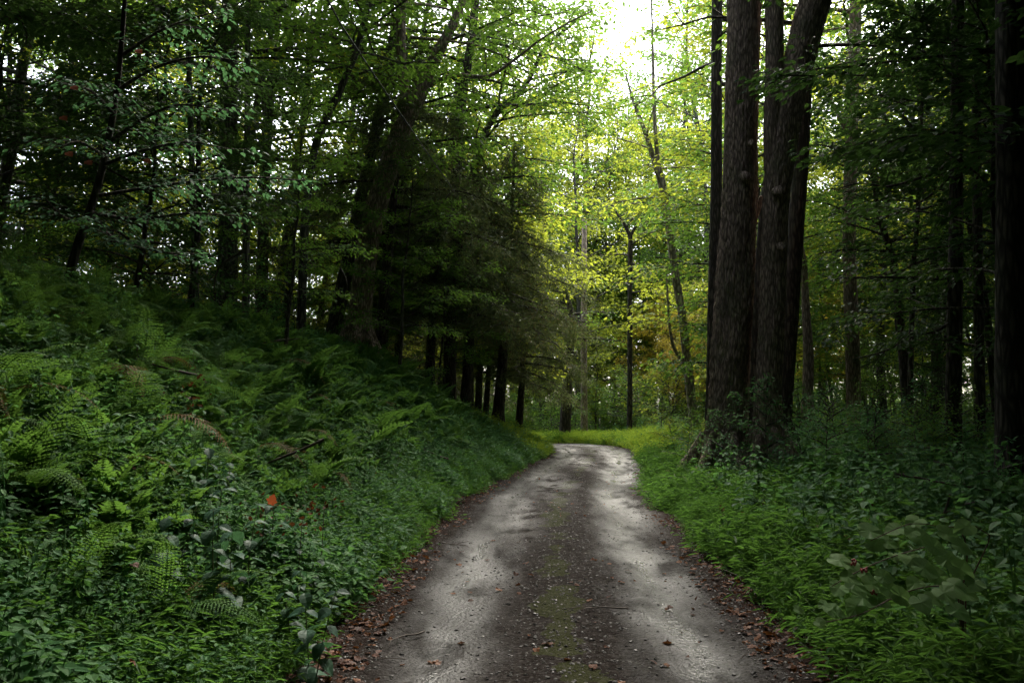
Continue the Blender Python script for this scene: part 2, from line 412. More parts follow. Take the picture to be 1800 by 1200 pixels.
# shallow pothole dips
for (px_, py_, rx_, ry_, dp_) in ((2.45, 19.4, .55, 2.2, .03), (2.55, 22.5, .6, 1.6, .02), (.2, 13.2, .9, .25, .025), (-.1, 9.4, .3, .5, .015)):
    ZR = ZR - dp_ * np.exp(-((XR - px_) / rx_) ** 2 - ((YR - py_) / ry_) ** 2)
PUD = np.zeros_like(XR)
for (px_, py_, rx_, ry_, st_) in ((2.5, 19.3, .42, 2.0, 1.2), (2.95, 23.5, .38, 2.6, 1.0), (3.1, 27.5, .40, 2.4, .9), (1.75, 25, .30, 3.0, .7), (1.9, 29.5, .35, 2.4, .8), (2.4, 32.5, .8, 1.6, .8), (1.75, 14, .26, 2.2, .5), (.05, 13.4, .26, 2.4, .45), (1.35, 9, .24, 2.2, .4), (-.38, 8.6, .26, 2.0, .45), (.75, 17.5, .3, 2.2, .5), (1.1, 6, .2, 1.2, .3), (-.5, 5.8, .22, 1.3, .3)):
    PUD = np.maximum(PUD, st_ * np.exp(-((XR - px_ - .15 * fbm(YR * .7, XR * 0, 41, 2)) / rx_) ** 2 - ((YR - py_) / ry_) ** 2))
PUD = np.clip(PUD * (1 + .9 * fbm(XR * 3.2, YR * 1.3, 43, 3)), 0, 1) * sstep(-.45, .1, fbm(XR * 6, YR * 2.5, 47, 3))
FL = fbm(XR * 9, YR * 9, 33, 2) * .012
ZR = ZR - FL * .8 * PUD
nu, nv = len(us), len(rc)
i = (np.arange(nv - 1)[:, None] * nu + np.arange(nu - 1)[None]).ravel()
mb = MB(); mb.add(np.c_[XR.ravel(), YR.ravel(), ZR.ravel()], np.concatenate([np.c_[i, i + 1, i + nu + 1], np.c_[i, i + nu + 1, i + nu]]), None, True)
m, t, b = mat('wet_gravel')
at = N(t, 'ShaderNodeAttribute', attribute_name='lat'); pud = N(t, 'ShaderNodeAttribute', attribute_name='wet')
geo = N(t, 'ShaderNodeNewGeometry')
def tex(kind, scale, **k):
    n = N(t, kind); n.inputs['Scale'].default_value = scale
    for a, v in k.items(): n.inputs[a].default_value = v
    t.links.new(geo.outputs['Position'], n.inputs['Vector']); return n
def math_(op, a, b_=None, c_=None):
    n = N(t, 'ShaderNodeMath', operation=op)
    for q, s in enumerate((a, b_, c_)):
        if s is None: continue
        if isinstance(s, (int, float)): n.inputs[q].default_value = s
        else: t.links.new(s, n.inputs[q])
    return n.outputs[0]
big = tex('ShaderNodeTexNoise', 1.1, Detail=5, Roughness=.6)
fine = tex('ShaderNodeTexNoise', 28, Detail=6, Roughness=.7)
mp = N(t, 'ShaderNodeMapping'); mp.inputs['Scale'].default_value = (1, .18, 1); t.links.new(geo.outputs['Position'], mp.inputs[0])
streak = N(t, 'ShaderNodeTexNoise'); streak.inputs['Scale'].default_value = 4.5; streak.inputs['Detail'].default_value = 4; t.links.new(mp.outputs[0], streak.inputs['Vector'])
vor = tex('ShaderNodeTexVoronoi', 34); vor2 = tex('ShaderNodeTexVoronoi', 80)
lat_n = math_('ADD', at.outputs['Fac'], math_('MULTIPLY_ADD', big.outputs['Fac'], .28, -.14))
dtr = math_('ABSOLUTE', math_('SUBTRACT', lat_n, .80))
wet = math_('SUBTRACT', 1.0, math_('MULTIPLY', dtr, 1.7))
wet = math_('ADD', wet, math_('MULTIPLY_ADD', streak.outputs['Fac'], 1.3, -.85))
wet = math_('ADD', wet, math_('MULTIPLY_ADD', fine.outputs['Fac'], .9, -.45))
wr = ramp(t, [(.05, (0, 0, 0)), (1.0, (1, 1, 1))], wet)
# colours: dark chips, brown damp dirt, pale grit in the tracks
chip = ramp(t, [(0, (.006, .005, .0045)), (.45, (.014, .0125, .0115)), (.8, (.035, .032, .030)), (1, (.09, .083, .08))], vor.outputs['Color'])
dirt = ramp(t, [(.3, (.006, .004, .0035)), (.7, (.022, .015, .012))], fine.outputs['Fac'])
c1 = N(t, 'ShaderNodeMix', data_type='RGBA'); c1.inputs[0].default_value = .55
t.links.new(dirt.outputs[0], c1.inputs[6]); t.links.new(chip.outputs[0], c1.inputs[7])
grit = ramp(t, [(.3, (.008, .0075, .0075)), (.7, (.028, .027, .027))], fine.outputs['Fac'])
c2 = N(t, 'ShaderNodeMix', data_type='RGBA'); t.links.new(wr.outputs[0], c2.inputs[0]); t.links.new(c1.outputs[2], c2.inputs[6]); t.links.new(grit.outputs[0], c2.inputs[7])
ed = ramp(t, [(1.15, (0, 0, 0)), (1.5, (1, 1, 1))], lat_n)
ed2 = math_('MULTIPLY', math_('GREATER_THAN', lat_n, -1), math_('SMOOTH_MIN', math_('MAXIMUM', math_('MULTIPLY_ADD', lat_n, 2.6, -3.1), 0.0), 1.0, .2))
c3 = N(t, 'ShaderNodeMix', data_type='RGBA'); t.links.new(ed2, c3.inputs[0]); t.links.new(c2.outputs[2], c3.inputs[6]); c3.inputs[7].default_value = (.018, .010, .007, 1)
# moss on the middle strip
mo = math_('MULTIPLY', math_('GREATER_THAN', math_('SUBTRACT', big.outputs['Fac'], math_('MULTIPLY', at.outputs['Fac'], .7)), .46), .55)
c4 = N(t, 'ShaderNodeMix', data_type='RGBA'); t.links.new(mo, c4.inputs[0]); t.links.new(c3.outputs[2], c4.inputs[6]); c4.inputs[7].default_value = (.030, .036, .010, 1)
t.links.new(c4.outputs[2], b.inputs['Base Color'])
ro = math_('SUBTRACT', .70, math_('MULTIPLY', wr.outputs[0], .46))
ro = math_('ADD', ro, math_('MULTIPLY', ed2, .2)); ro = math_('SUBTRACT', ro, math_('MULTIPLY', pud.outputs['Fac'], .10)); ro = math_('MAXIMUM', ro, .2)
t.links.new(ro, b.inputs['Roughness']); t.links.new(math_('ADD', math_('MULTIPLY_ADD', wr.outputs[0], .075, .012), math_('MULTIPLY', pud.outputs['Fac'], .85)), b.inputs['Specular IOR Level'])
bp = N(t, 'ShaderNodeBump'); bp.inputs['Distance'].default_value = .014
t.links.new(math_('MAXIMUM', math_('SUBTRACT', math_('SUBTRACT', 1.0, math_('MULTIPLY', wr.outputs[0], .3)), math_('MULTIPLY', pud.outputs['Fac'], .25)), .06), bp.inputs['Strength'])
t.links.new(math_('ADD', math_('MULTIPLY', vor.outputs['Distance'], -.8), math_('ADD', math_('MULTIPLY', vor2.outputs['Distance'], -.4), math_('MULTIPLY', fine.outputs['Fac'], .5))), bp.inputs['Height'])
t.links.new(bp.outputs[0], b.inputs['Normal'])
rm = mb.mesh('gravel_road', m)
a = rm.attributes.new('wet', 'FLOAT', 'POINT'); a.data.foreach_set('value', PUD.astype(np.float32).ravel())
a = rm.attributes.new('lat', 'FLOAT', 'POINT'); a.data.foreach_set('value', lat.astype(np.float32).ravel())
tag(obj('gravel_road', rm), kind='structure')
ROADM = (XR, YR, ZR)

# ------------------------------------------------------------------ scatter (for what nobody could count)
def scatter(name, meshes, pos, rot, scl, label=None, cat=None):
    n = len(pos)
    me = bpy.data.meshes.new(name); me.vertices.add(n); me.vertices.foreach_set('co', np.asarray(pos, np.float32).ravel())
    a = me.attributes.new('rot', 'FLOAT_VECTOR', 'POINT'); a.data.foreach_set('vector', np.asarray(rot, np.float32).ravel())
    a = me.attributes.new('scl', 'FLOAT', 'POINT'); a.data.foreach_set('value', np.asarray(scl, np.float32).ravel())
    a = me.attributes.new('vid', 'INT', 'POINT'); a.data.foreach_set('value', rng.integers(0, len(meshes), n).astype(np.int32))
    c = bpy.data.collections.new(name + '_source')
    for q in meshes:
        c.objects.link(bpy.data.objects.new(q.name, q))
    ng = bpy.data.node_groups.new(name, 'GeometryNodeTree')
    ng.interface.new_socket('Geometry', in_out='INPUT', socket_type='NodeSocketGeometry'); ng.interface.new_socket('Geometry', in_out='OUTPUT', socket_type='NodeSocketGeometry')
    gi = ng.nodes.new('NodeGroupInput'); go = ng.nodes.new('NodeGroupOutput')
    ci = ng.nodes.new('GeometryNodeCollectionInfo'); ci.inputs['Collection'].default_value = c
    ci.inputs['Separate Children'].default_value = True; ci.inputs['Reset Children'].default_value = True
    ip = ng.nodes.new('GeometryNodeInstanceOnPoints'); ip.inputs['Pick Instance'].default_value = True
    def na(nm, ty):
        q = ng.nodes.new('GeometryNodeInputNamedAttribute'); q.data_type = ty; q.inputs['Name'].default_value = nm; return q.outputs['Attribute']
    er = ng.nodes.new('FunctionNodeEulerToRotation')
    L = ng.links.new
    L(gi.outputs[0], ip.inputs['Points']); L(ci.outputs[0], ip.inputs['Instance']); L(na('vid', 'INT'), ip.inputs['Instance Index'])
    L(na('rot', 'FLOAT_VECTOR'), er.inputs[0]); L(er.outputs[0], ip.inputs['Rotation']); L(na('scl', 'FLOAT'), ip.inputs['Scale']); L(ip.outputs[0], go.inputs[0])
    o = obj(name, me); md = o.modifiers.new('scatter', 'NODES'); md.node_group = ng
    tag(o, label, cat, None, 'stuff')
    return o

def yaw(n, tilt=.0):
    return np.c_[rng.normal(0, tilt, n), rng.normal(0, tilt, n), rng.random(n) * 6.283]

# ------------------------------------------------------------------ tree builder
def grow(seed, H, r0, cb, spread, nl, leaf=.12, dens=22, width=.4, flat=.7, style='broad', twigs=6, tmpl=LEAF4, wob=.15, top=.35):
    """(wood MB, leaf MB) of a tree whose base is at the origin"""
    g = np.random.default_rng(seed)
    wood, lv = MB(), MB()
    nz = 14
    tt = np.linspace(0, 1, nz)
    path = np.c_[np.cumsum(g.normal(0, wob, nz)) * tt * H / 14, np.cumsum(g.normal(0, wob, nz)) * tt * H / 14, tt * H]
    path[0, 2] = -.25
    rad = r0 * ((1 - tt) ** .8 * .93 + .05); rad[0] *= 1.45; 
    pp, rr = resample(path, rad, .5)
    rr = rr * (1 + .35 * np.exp(-np.maximum(pp[:, 2], 0) / .35))
    tube(wood, pp, rr, 10, 0, .08, seed)
    for i in range(nl):
        f = cb + (1 - cb) * ((i + .3 + .5 * g.random()) / nl)
        p0 = np.array([np.interp(f, tt, path[:, k]) for k in range(3)])
        az = i * 2.399 + g.normal(0, .5)
        u = (f - cb) / (1 - cb)
        prof = (math.sin(math.pi * min(1, .22 + .78 * u)) ** .7) * (1 - u) ** .15 if style == 'broad' else (1 - u) ** .8 + .08
        L = spread * max(.18, prof) * (.7 + .6 * g.random())
        el = g.uniform(.15, .55) + .6 * u if style == 'broad' else g.uniform(-.15, .15)
        n = 6; q = np.linspace(0, 1, n)
        h = np.array([math.cos(az), math.sin(az)])
        z = q * math.tan(min(el, 1.2)) * .7 - (q ** 2) * (.22 if style == 'broad' else .22)
        r_ = np.cumsum(g.normal(0, .05, n)) * q
        limb = p0 + L * np.c_[h[0] * q - h[1] * r_, h[1] * q + h[0] * r_, z]
        rb = max(.012, r0 * (1 - f) ** .8 * .45)
        tube(wood, limb, rb * (1 - q) + .006, 5)
        for k in range(twigs):
            s = .25 + .75 * (k + g.random()) / twigs
            b0 = np.array([np.interp(s, q, limb[:, c]) for c in range(3)])
            sg = 1 if k % 2 else -1
            a2 = az + sg * g.uniform(.5, 1.15)
            l2 = L * .42 * (1.15 - .55 * s) * g.uniform(.7, 1.2)
            dz = g.normal(.05, .22) if style == 'broad' else g.normal(-.25, .12)
            tw = b0 + l2 * np.array([[0, 0, 0], [.5 * math.cos(a2), .5 * math.sin(a2), dz * .6], [math.cos(a2 + .15 * sg), math.sin(a2 + .15 * sg), dz - (.12 if style == 'broad' else .3)]])
            tube(wood, tw, [rb * .3 + .004, rb * .18 + .003, .003], 3)
            if style == 'broad':
                spray(lv, tw, dens, width, leaf, flat, .10, tmpl)
            else:
                needles(lv, tw, dens, leaf)
        if style == 'broad': spray(lv, limb[3:], dens * 1.2, width, leaf, flat, .1, tmpl)
        else: needles(lv, limb[2:], dens, leaf)
    return wood, lv

def needles(mb, tw, dens, leaf):
    tw = np.asarray(tw, float); seg = np.linalg.norm(np.diff(tw, axis=0), axis=1); L = seg.sum()
    n = max(6, int(L * dens)); s = np.concatenate([[0], np.cumsum(seg)]) / L
    t = rng.random(n); p = np.stack([np.interp(t, s, tw[:, i]) for i in range(3)], 1)
    ax = norm(tw[-1] - tw[0])
    # small hanging side twiglets carry the needles
    p = p + rng.normal(0, .09, (n, 3)); p[:, 2] -= np.abs(rng.normal(0, .10, n))
    d = ax[None] * .6 + rng.normal(0, .6, (n, 3)); d[:, 2] -= .25
    put_leaves(mb, p, d, rng.normal(0, 1, (n, 3)), leaf * (.6 + .8 * rng.random(n)), NEEDLE, rng.random(n), .28)

TREES = {}
def variant(key, n, lm, bm, **kw):
    out = []
    for k in range(n):
        w, l = grow(hash_(key) + k, **{a: (v[k % len(v)] if isinstance(v, list) else v) for a, v in kw.items()})
        out.append((w.mesh('trunk', M[bm]), l.mesh('crown', M[lm])))
    TREES[key] = out
def hash_(s): return sum(ord(c) * (i + 3) for i, c in enumerate(s)) % 9973
variant('tall', 4, 'leaf_green', 'bark_grey', H=[22, 20, 24, 19], r0=[.2, .17, .23, .15], cb=[.2, .16, .24, .14], spread=[4.6, 4.0, 5.0, 3.8], nl=38, leaf=.16, dens=36, width=.6, flat=.6)
variant('tall_yellow', 3, 'leaf_yellow', 'bark_grey', H=[20, 17, 18], r0=[.17, .14, .15], cb=[.14, .10, .07], spread=[4.6, 4.0, 4.4], nl=34, leaf=.16, dens=28, width=.6, flat=.6)
variant('under', 4, 'leaf_green', 'bark_grey', H=[9, 7.5, 10.5, 8], r0=[.075, .06, .085, .065], cb=[.22, .2, .28, .18], spread=[2.7, 2.4, 3.0, 2.5], nl=26, leaf=.115, dens=50, width=.42, flat=.86, wob=.22)
variant('under_yellow', 3, 'leaf_yellow', 'bark_grey', H=[9, 7, 11], r0=[.07, .055, .08], cb=[.2, .15, .25], spread=[2.8, 2.4, 3.0], nl=26, leaf=.12, dens=48, width=.42, flat=.82, wob=.22)
variant('under_gold', 1, 'leaf_gold', 'bark_grey', H=8, r0=.06, cb=.25, spread=2.4, nl=26, leaf=.12, dens=48, width=.36, flat=.82, wob=.22)
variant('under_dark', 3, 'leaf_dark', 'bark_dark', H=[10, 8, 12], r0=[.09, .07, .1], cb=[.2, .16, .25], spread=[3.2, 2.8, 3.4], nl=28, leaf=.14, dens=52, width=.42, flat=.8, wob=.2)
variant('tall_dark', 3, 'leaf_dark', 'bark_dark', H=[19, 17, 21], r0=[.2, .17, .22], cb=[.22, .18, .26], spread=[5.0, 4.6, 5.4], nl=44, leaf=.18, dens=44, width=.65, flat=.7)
variant('canopy', 2, 'leaf_dark', 'bark_dark', H=[17, 19], r0=[.2, .22], cb=.5, spread=[7.0, 7.5], nl=44, leaf=.32, dens=44, width=.8, flat=.75)  # wide dense crowns, made to shade the foreground from above the view
variant('pine', 3, 'needle_green', 'bark_dark', H=[8.6, 7.6, 9.2], r0=[.19, .16, .2], cb=[.36, .34, .38], spread=[3.2, 2.9, 3.4], nl=34, leaf=.13, dens=95, style='needle', twigs=8, wob=.05)
variant('shrub', 4, 'leaf_green', 'bark_grey', H=[2.2, 1.7, 2.8, 1.3], r0=[.02, .016, .025, .014], cb=.08, spread=[1.1, .9, 1.2, .8], nl=16, leaf=.085, dens=38, width=.22, flat=.8, twigs=5, wob=.3)
variant('shrub_yellow', 2, 'leaf_yellow', 'bark_grey', H=[2.4, 1.6], r0=.02, cb=.08, spread=[1.2, .9], nl=16, leaf=.09, dens=36, width=.22, flat=.78, twigs=5, wob=.3)
variant('sapling', 3, 'herb_green', 'bark_grey', H=[1.7, 1.3, 2.1], r0=[.014, .011, .016], cb=.12, spread=[.75, .6, .85], nl=14, leaf=.075, dens=46, width=.16, flat=.92, twigs=5, wob=.3)

KIND = {'canopy': 'forest_tree', 'tall': 'forest_tree', 'tall_yellow': 'forest_tree', 'under': 'understory_tree', 'under_yellow': 'understory_tree', 'under_gold': 'understory_tree', 'under_dark': 'understory_tree',
        'tall_dark': 'forest_tree', 'pine': 'pine_tree', 'shrub': 'shrub', 'shrub_yellow': 'shrub', 'sapling': 'sapling'}
CAT = {'forest_tree': 'tree', 'understory_tree': 'tree', 'pine_tree': 'pine tree', 'shrub': 'shrub', 'sapling': 'sapling'}
META = {}
def plant(key, x, y, label, group, s=1.0, lean=(0, 0), v=None, rz=None, z=None, sxy=1.0):
    tr = TREES[key][v if v is not None else int(rng.integers(len(TREES[key])))]
    z = ter1(x, y) - .05 if z is None else z
    o = thing(KIND[key], (x, y, z), (lean[0], lean[1], rng.random() * 6.28 if rz is None else rz), (s * sxy, s * sxy, s), label=label, cat=CAT[KIND[key]], group=group)
    # lean in world axes: tilt after the turn
    o.rotation_mode = 'QUATERNION'
    q = Matrix.Rotation(lean[0], 3, 'Y') @ Matrix.Rotation(lean[1], 3, 'X') @ Matrix.Rotation(o.rotation_euler[2], 3, 'Z')
    o.rotation_quaternion = q.to_quaternion()
    obj('trunk', tr[0], o); obj('crown', tr[1], o)
    META[o.name] = (key, s, lean[0], x, y)
    return o
# ------------------------------------------------------------------ main trees, traced trunk by trunk
def grow_on(path, rad, seed, cb, spread, nl, leaf, dens, width, flat, twigs=5, style='broad', limb_r=.35, zmax=None):
    """limbs, twigs and leaves for a trunk that follows path"""
    g = np.random.default_rng(seed); wood, lv = MB(), MB()
    s = np.concatenate([[0], np.cumsum(np.linalg.norm(np.diff(path, axis=0), axis=1))]); s /= s[-1]
    for i in range(nl):
        f = cb + (1 - cb) * ((i + .2 + .6 * g.random()) / nl)
        p0 = np.array([np.interp(f, s, path[:, k]) for k in range(3)]); r0 = np.interp(f, s, rad)
        az = i * 2.399 + g.normal(0, .5); u = (f - cb) / (1 - cb)
        L = spread * max(.25, math.sin(math.pi * min(1, .3 + .7 * u)) ** .7 if style == 'broad' else (1 - u) ** .7) * (.7 + .6 * g.random())
        q = np.linspace(0, 1, 6); h = np.array([math.cos(az), math.sin(az)]); el = g.uniform(.1, .5) + .5 * u if style == 'broad' else g.uniform(-.1, .15)
        r_ = np.cumsum(g.normal(0, .06, 6)) * q
        limb = p0 + L * np.c_[h[0] * q - h[1] * r_, h[1] * q + h[0] * r_, q * math.tan(el) * .7 - q * q * (.22 if style == 'broad' else .4)]
        rb = min(.07, max(.012, r0 * limb_r)); tube(wood, limb, rb * (1 - q) + .006, 5)
        for k in range(twigs):
            t_ = .25 + .75 * (k + g.random()) / twigs; b0 = np.array([np.interp(t_, q, limb[:, c]) for c in range(3)])
            sg = 1 if k % 2 else -1; a2 = az + sg * g.uniform(.5, 1.15); l2 = L * .42 * (1.15 - .55 * t_) * g.uniform(.7, 1.2)
            dz = g.normal(.03, .2) if style == 'broad' else g.normal(-.25, .12)
            tw = b0 + l2 * np.array([[0, 0, 0], [.5 * math.cos(a2), .5 * math.sin(a2), dz * .6], [math.cos(a2 + .15 * sg), math.sin(a2 + .15 * sg), dz - .12]])
            tube(wood, tw, [rb * .3 + .004, rb * .18 + .003, .003], 3)
            if style == 'broad': spray(lv, tw, dens, width, leaf, flat)
            else: needles(lv, tw, dens, leaf)
        if style == 'broad': spray(lv, limb[3:], dens, width, leaf, flat)
    return wood, lv

def hero(name, cat, label, d, paths, bark, H=None, crown=None, ridge=0.0, k=14, step=.25, group=None, leafm='leaf_green', dd=0.0, flare=.5, knots=(), hidden_base=True):
    """paths: traced [(px, py, width px)] from the ground up; paths[0] is the trunk, the others are limbs"""
    px0, py0, w0 = paths[0][0]
    b = P(px0, py0, d); zb = ter1(b[0], d)
    pts = [np.array([b[0], d, zb - .25]), np.array([b[0], d, zb + .25])] if b[2] > zb + .4 else [np.array([b[0], d, zb - .25])]
    rad = [w0 / F * d * .5 * (1 + flare), w0 / F * d * .5 * (1 + flare * .35)][:len(pts)]
    top_z = P(*paths[0][-1][:2], d)[2]
    def conv(path, start_d=None):
        o, r = [], []
        for (px, py, w) in path:
            z = P(px, py, d)[2]; dq = d + dd * max(0, z - zb)
            p = P(px, py, dq); o.append(p); r.append(w / F * dq * .5)
        return o, r
    o, r = conv(paths[0]); 
    o = [p for p in o if p[2] > pts[-1][2] + .1]; r = r[-len(o):]
    pts += o; rad += r
    if H and H > pts[-1][2]:
        e = norm(np.array(pts[-1]) - np.array(pts[-2])); n = 4
        for q in range(1, n + 1):
            pts.append(pts[-1] + (e * [.7, .7, 1]) * (H - top_z) / n / max(e[2], .3)); rad.append(rad[-1] * .72)
    base = pts[0] + np.array([0, 0, .2])
    pts = np.array(pts) - base
    pp, rr = resample(pts, rad, step)
    root = thing(name, base, label=label, cat=cat, group=group)
    mb = MB(); tube(mb, pp, rr, k, ridge, .07, int(px0)); 
    if ridge > .07:                                     # roots that spread into the ground
        for q in range(7):
            a = q * .9 + .3; r0_ = rr[0]; c_ = np.array([math.cos(a), math.sin(a), 0])
            tube(mb, np.array([c_ * r0_ * .55 + [0, 0, .95], c_ * r0_ * .80 + [0, 0, .45], c_ * r0_ * 1.15 + [0, 0, .14], c_ * r0_ * 1.9 + [0, 0, -.12]]), np.array([.05, .13, .13, .07]), 10, .05, .1, q)
    obj('trunk', mb.mesh('trunk', M[bark]), root)
    for q, path in enumerate(paths[1:]):
        o, r = conv(path); lp, lr = resample(np.array(o) - base, r, step)
        mb = MB(); tube(mb, lp, lr, max(6, k * 2 // 3), ridge, .06, int(px0) + q); obj('limb', mb.mesh('limb', M[bark]), root)
    for (px, py, w) in knots:
        c = P(px, py, d) - base; c = c + np.array([0, -w[1], 0]); mb = MB()
        tube(mb, np.array([c + [0, .06, .05], c, c + [0, -.05, -.02], c + [0, -.08, -.04]]), np.array([w[0] * 1.3, w[0] * 1.15, w[0] * .8, w[0] * .4]), 12, .05, .2, int(py)); obj('knot', mb.mesh('knot', M[bark]), root)
    if crown:
        kw = dict(cb=.4, spread=4, nl=18, leaf=.14, dens=16, width=.5, flat=.65); kw.update(crown)
        w_, l_ = grow_on(pp, rr, int(px0) * 7 + 1, **kw)
        obj('branches', w_.mesh('branches', M[bark]), root); obj('crown', l_.mesh('crown', M[leafm]), root)
    return root, base

# the big twin trunks on the right
hero('forest_tree', 'tree', 'massive straight brown trunk, the thicker of the twin pair right of the road', 18.0,
     [[(1276, 810, 88), (1276, 780, 80), (1280, 720, 70), (1285, 640, 67), (1291, 500, 68), (1298, 380, 61), (1303, 260, 57), (1306, 120, 57), (1307, 0, 60), (1308, -150, 58)],
      [(1310, 395, 22), (1324, 382, 16), (1334, 360, 10), (1338, 345, 5)]], 'bark_brown', H=19, ridge=.075, k=120, step=.05, flare=.6,
     crown=dict(cb=.68, spread=4.2, nl=16, leaf=.15), knots=[(1302, 320, (.10, .36)), (1312, 262, (.06, .34))])
hero('forest_tree', 'tree', 'big brown trunk with two knots that forks high up, right half of the twin pair', 17.6,
     [[(1352, 800, 74), (1350, 760, 54), (1350, 680, 46), (1356, 560, 44), (1361, 450, 42), (1365, 360, 45), (1370, 300, 50), (1379, 230, 50), (1394, 150, 50), (1414, 70, 53), (1434, 0, 56), (1470, -120, 56)],
      [(1362, 300, 36), (1360, 210, 34), (1361, 120, 32), (1361, 0, 32), (1362, -120, 28)]], 'bark_brown', H=17, ridge=.075, k=110, step=.05, flare=.25,
     crown=dict(cb=.72, spread=4.2, nl=14, leaf=.15), knots=[(1361, 345, (.10, .26)), (1367, 440, (.08, .25))])
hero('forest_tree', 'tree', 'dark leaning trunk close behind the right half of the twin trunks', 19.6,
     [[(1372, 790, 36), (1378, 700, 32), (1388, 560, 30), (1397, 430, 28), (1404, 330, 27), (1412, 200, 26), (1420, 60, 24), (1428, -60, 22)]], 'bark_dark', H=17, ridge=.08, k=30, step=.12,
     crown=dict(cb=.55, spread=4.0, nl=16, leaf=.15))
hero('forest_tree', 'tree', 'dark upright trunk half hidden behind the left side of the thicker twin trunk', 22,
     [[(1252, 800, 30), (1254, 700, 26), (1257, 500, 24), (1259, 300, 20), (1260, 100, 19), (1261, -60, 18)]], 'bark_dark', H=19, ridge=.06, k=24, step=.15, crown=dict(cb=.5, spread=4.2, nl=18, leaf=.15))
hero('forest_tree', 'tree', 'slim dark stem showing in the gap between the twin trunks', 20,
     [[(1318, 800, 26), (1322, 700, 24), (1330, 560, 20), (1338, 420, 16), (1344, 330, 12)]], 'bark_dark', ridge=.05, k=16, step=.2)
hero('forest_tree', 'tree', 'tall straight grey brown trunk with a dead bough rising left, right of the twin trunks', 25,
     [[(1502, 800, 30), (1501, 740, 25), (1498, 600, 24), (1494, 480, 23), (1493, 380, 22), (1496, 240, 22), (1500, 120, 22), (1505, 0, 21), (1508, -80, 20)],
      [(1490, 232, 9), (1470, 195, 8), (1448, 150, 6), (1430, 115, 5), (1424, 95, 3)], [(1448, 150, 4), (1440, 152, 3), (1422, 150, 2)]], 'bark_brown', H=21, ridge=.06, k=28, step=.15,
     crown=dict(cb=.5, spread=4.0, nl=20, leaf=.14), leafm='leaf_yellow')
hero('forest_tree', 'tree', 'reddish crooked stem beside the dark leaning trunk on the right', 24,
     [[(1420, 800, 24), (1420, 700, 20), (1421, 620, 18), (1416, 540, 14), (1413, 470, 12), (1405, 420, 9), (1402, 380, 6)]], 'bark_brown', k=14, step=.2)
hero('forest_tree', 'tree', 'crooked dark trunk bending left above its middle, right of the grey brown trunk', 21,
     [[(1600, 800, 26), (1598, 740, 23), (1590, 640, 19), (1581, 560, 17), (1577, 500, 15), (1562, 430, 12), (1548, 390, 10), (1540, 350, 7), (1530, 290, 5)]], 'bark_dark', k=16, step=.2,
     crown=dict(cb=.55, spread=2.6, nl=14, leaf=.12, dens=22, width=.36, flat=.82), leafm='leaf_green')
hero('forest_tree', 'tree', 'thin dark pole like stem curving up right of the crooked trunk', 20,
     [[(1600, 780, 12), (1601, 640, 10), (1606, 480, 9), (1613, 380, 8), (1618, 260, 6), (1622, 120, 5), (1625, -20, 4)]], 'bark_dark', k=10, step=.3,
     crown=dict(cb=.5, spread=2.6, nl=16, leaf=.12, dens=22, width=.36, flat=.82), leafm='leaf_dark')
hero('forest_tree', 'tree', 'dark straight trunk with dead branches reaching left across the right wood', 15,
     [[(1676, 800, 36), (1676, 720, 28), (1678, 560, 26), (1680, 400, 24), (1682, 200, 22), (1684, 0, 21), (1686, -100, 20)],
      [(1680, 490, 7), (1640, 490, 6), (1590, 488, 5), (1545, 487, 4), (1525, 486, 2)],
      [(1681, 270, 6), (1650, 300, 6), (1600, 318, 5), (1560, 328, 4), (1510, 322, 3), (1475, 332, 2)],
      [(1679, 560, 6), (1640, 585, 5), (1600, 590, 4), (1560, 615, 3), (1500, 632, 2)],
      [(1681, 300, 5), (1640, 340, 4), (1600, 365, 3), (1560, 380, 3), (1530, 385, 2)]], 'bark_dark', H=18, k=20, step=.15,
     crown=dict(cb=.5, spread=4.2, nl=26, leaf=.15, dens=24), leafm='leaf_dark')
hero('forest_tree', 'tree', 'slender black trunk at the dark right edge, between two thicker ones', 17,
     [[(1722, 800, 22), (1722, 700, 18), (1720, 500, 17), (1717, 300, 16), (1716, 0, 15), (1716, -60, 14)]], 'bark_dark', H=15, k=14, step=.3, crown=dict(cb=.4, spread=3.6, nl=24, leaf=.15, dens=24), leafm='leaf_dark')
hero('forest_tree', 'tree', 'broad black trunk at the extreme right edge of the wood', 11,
     [[(1782, 860, 66), (1780, 760, 54), (1778, 500, 50), (1776, 200, 48), (1775, -60, 46)]], 'bark_dark', H=16, k=24, ridge=.05, step=.15, crown=dict(cb=.55, spread=4.6, nl=30, leaf=.16, dens=34), leafm='leaf_dark')
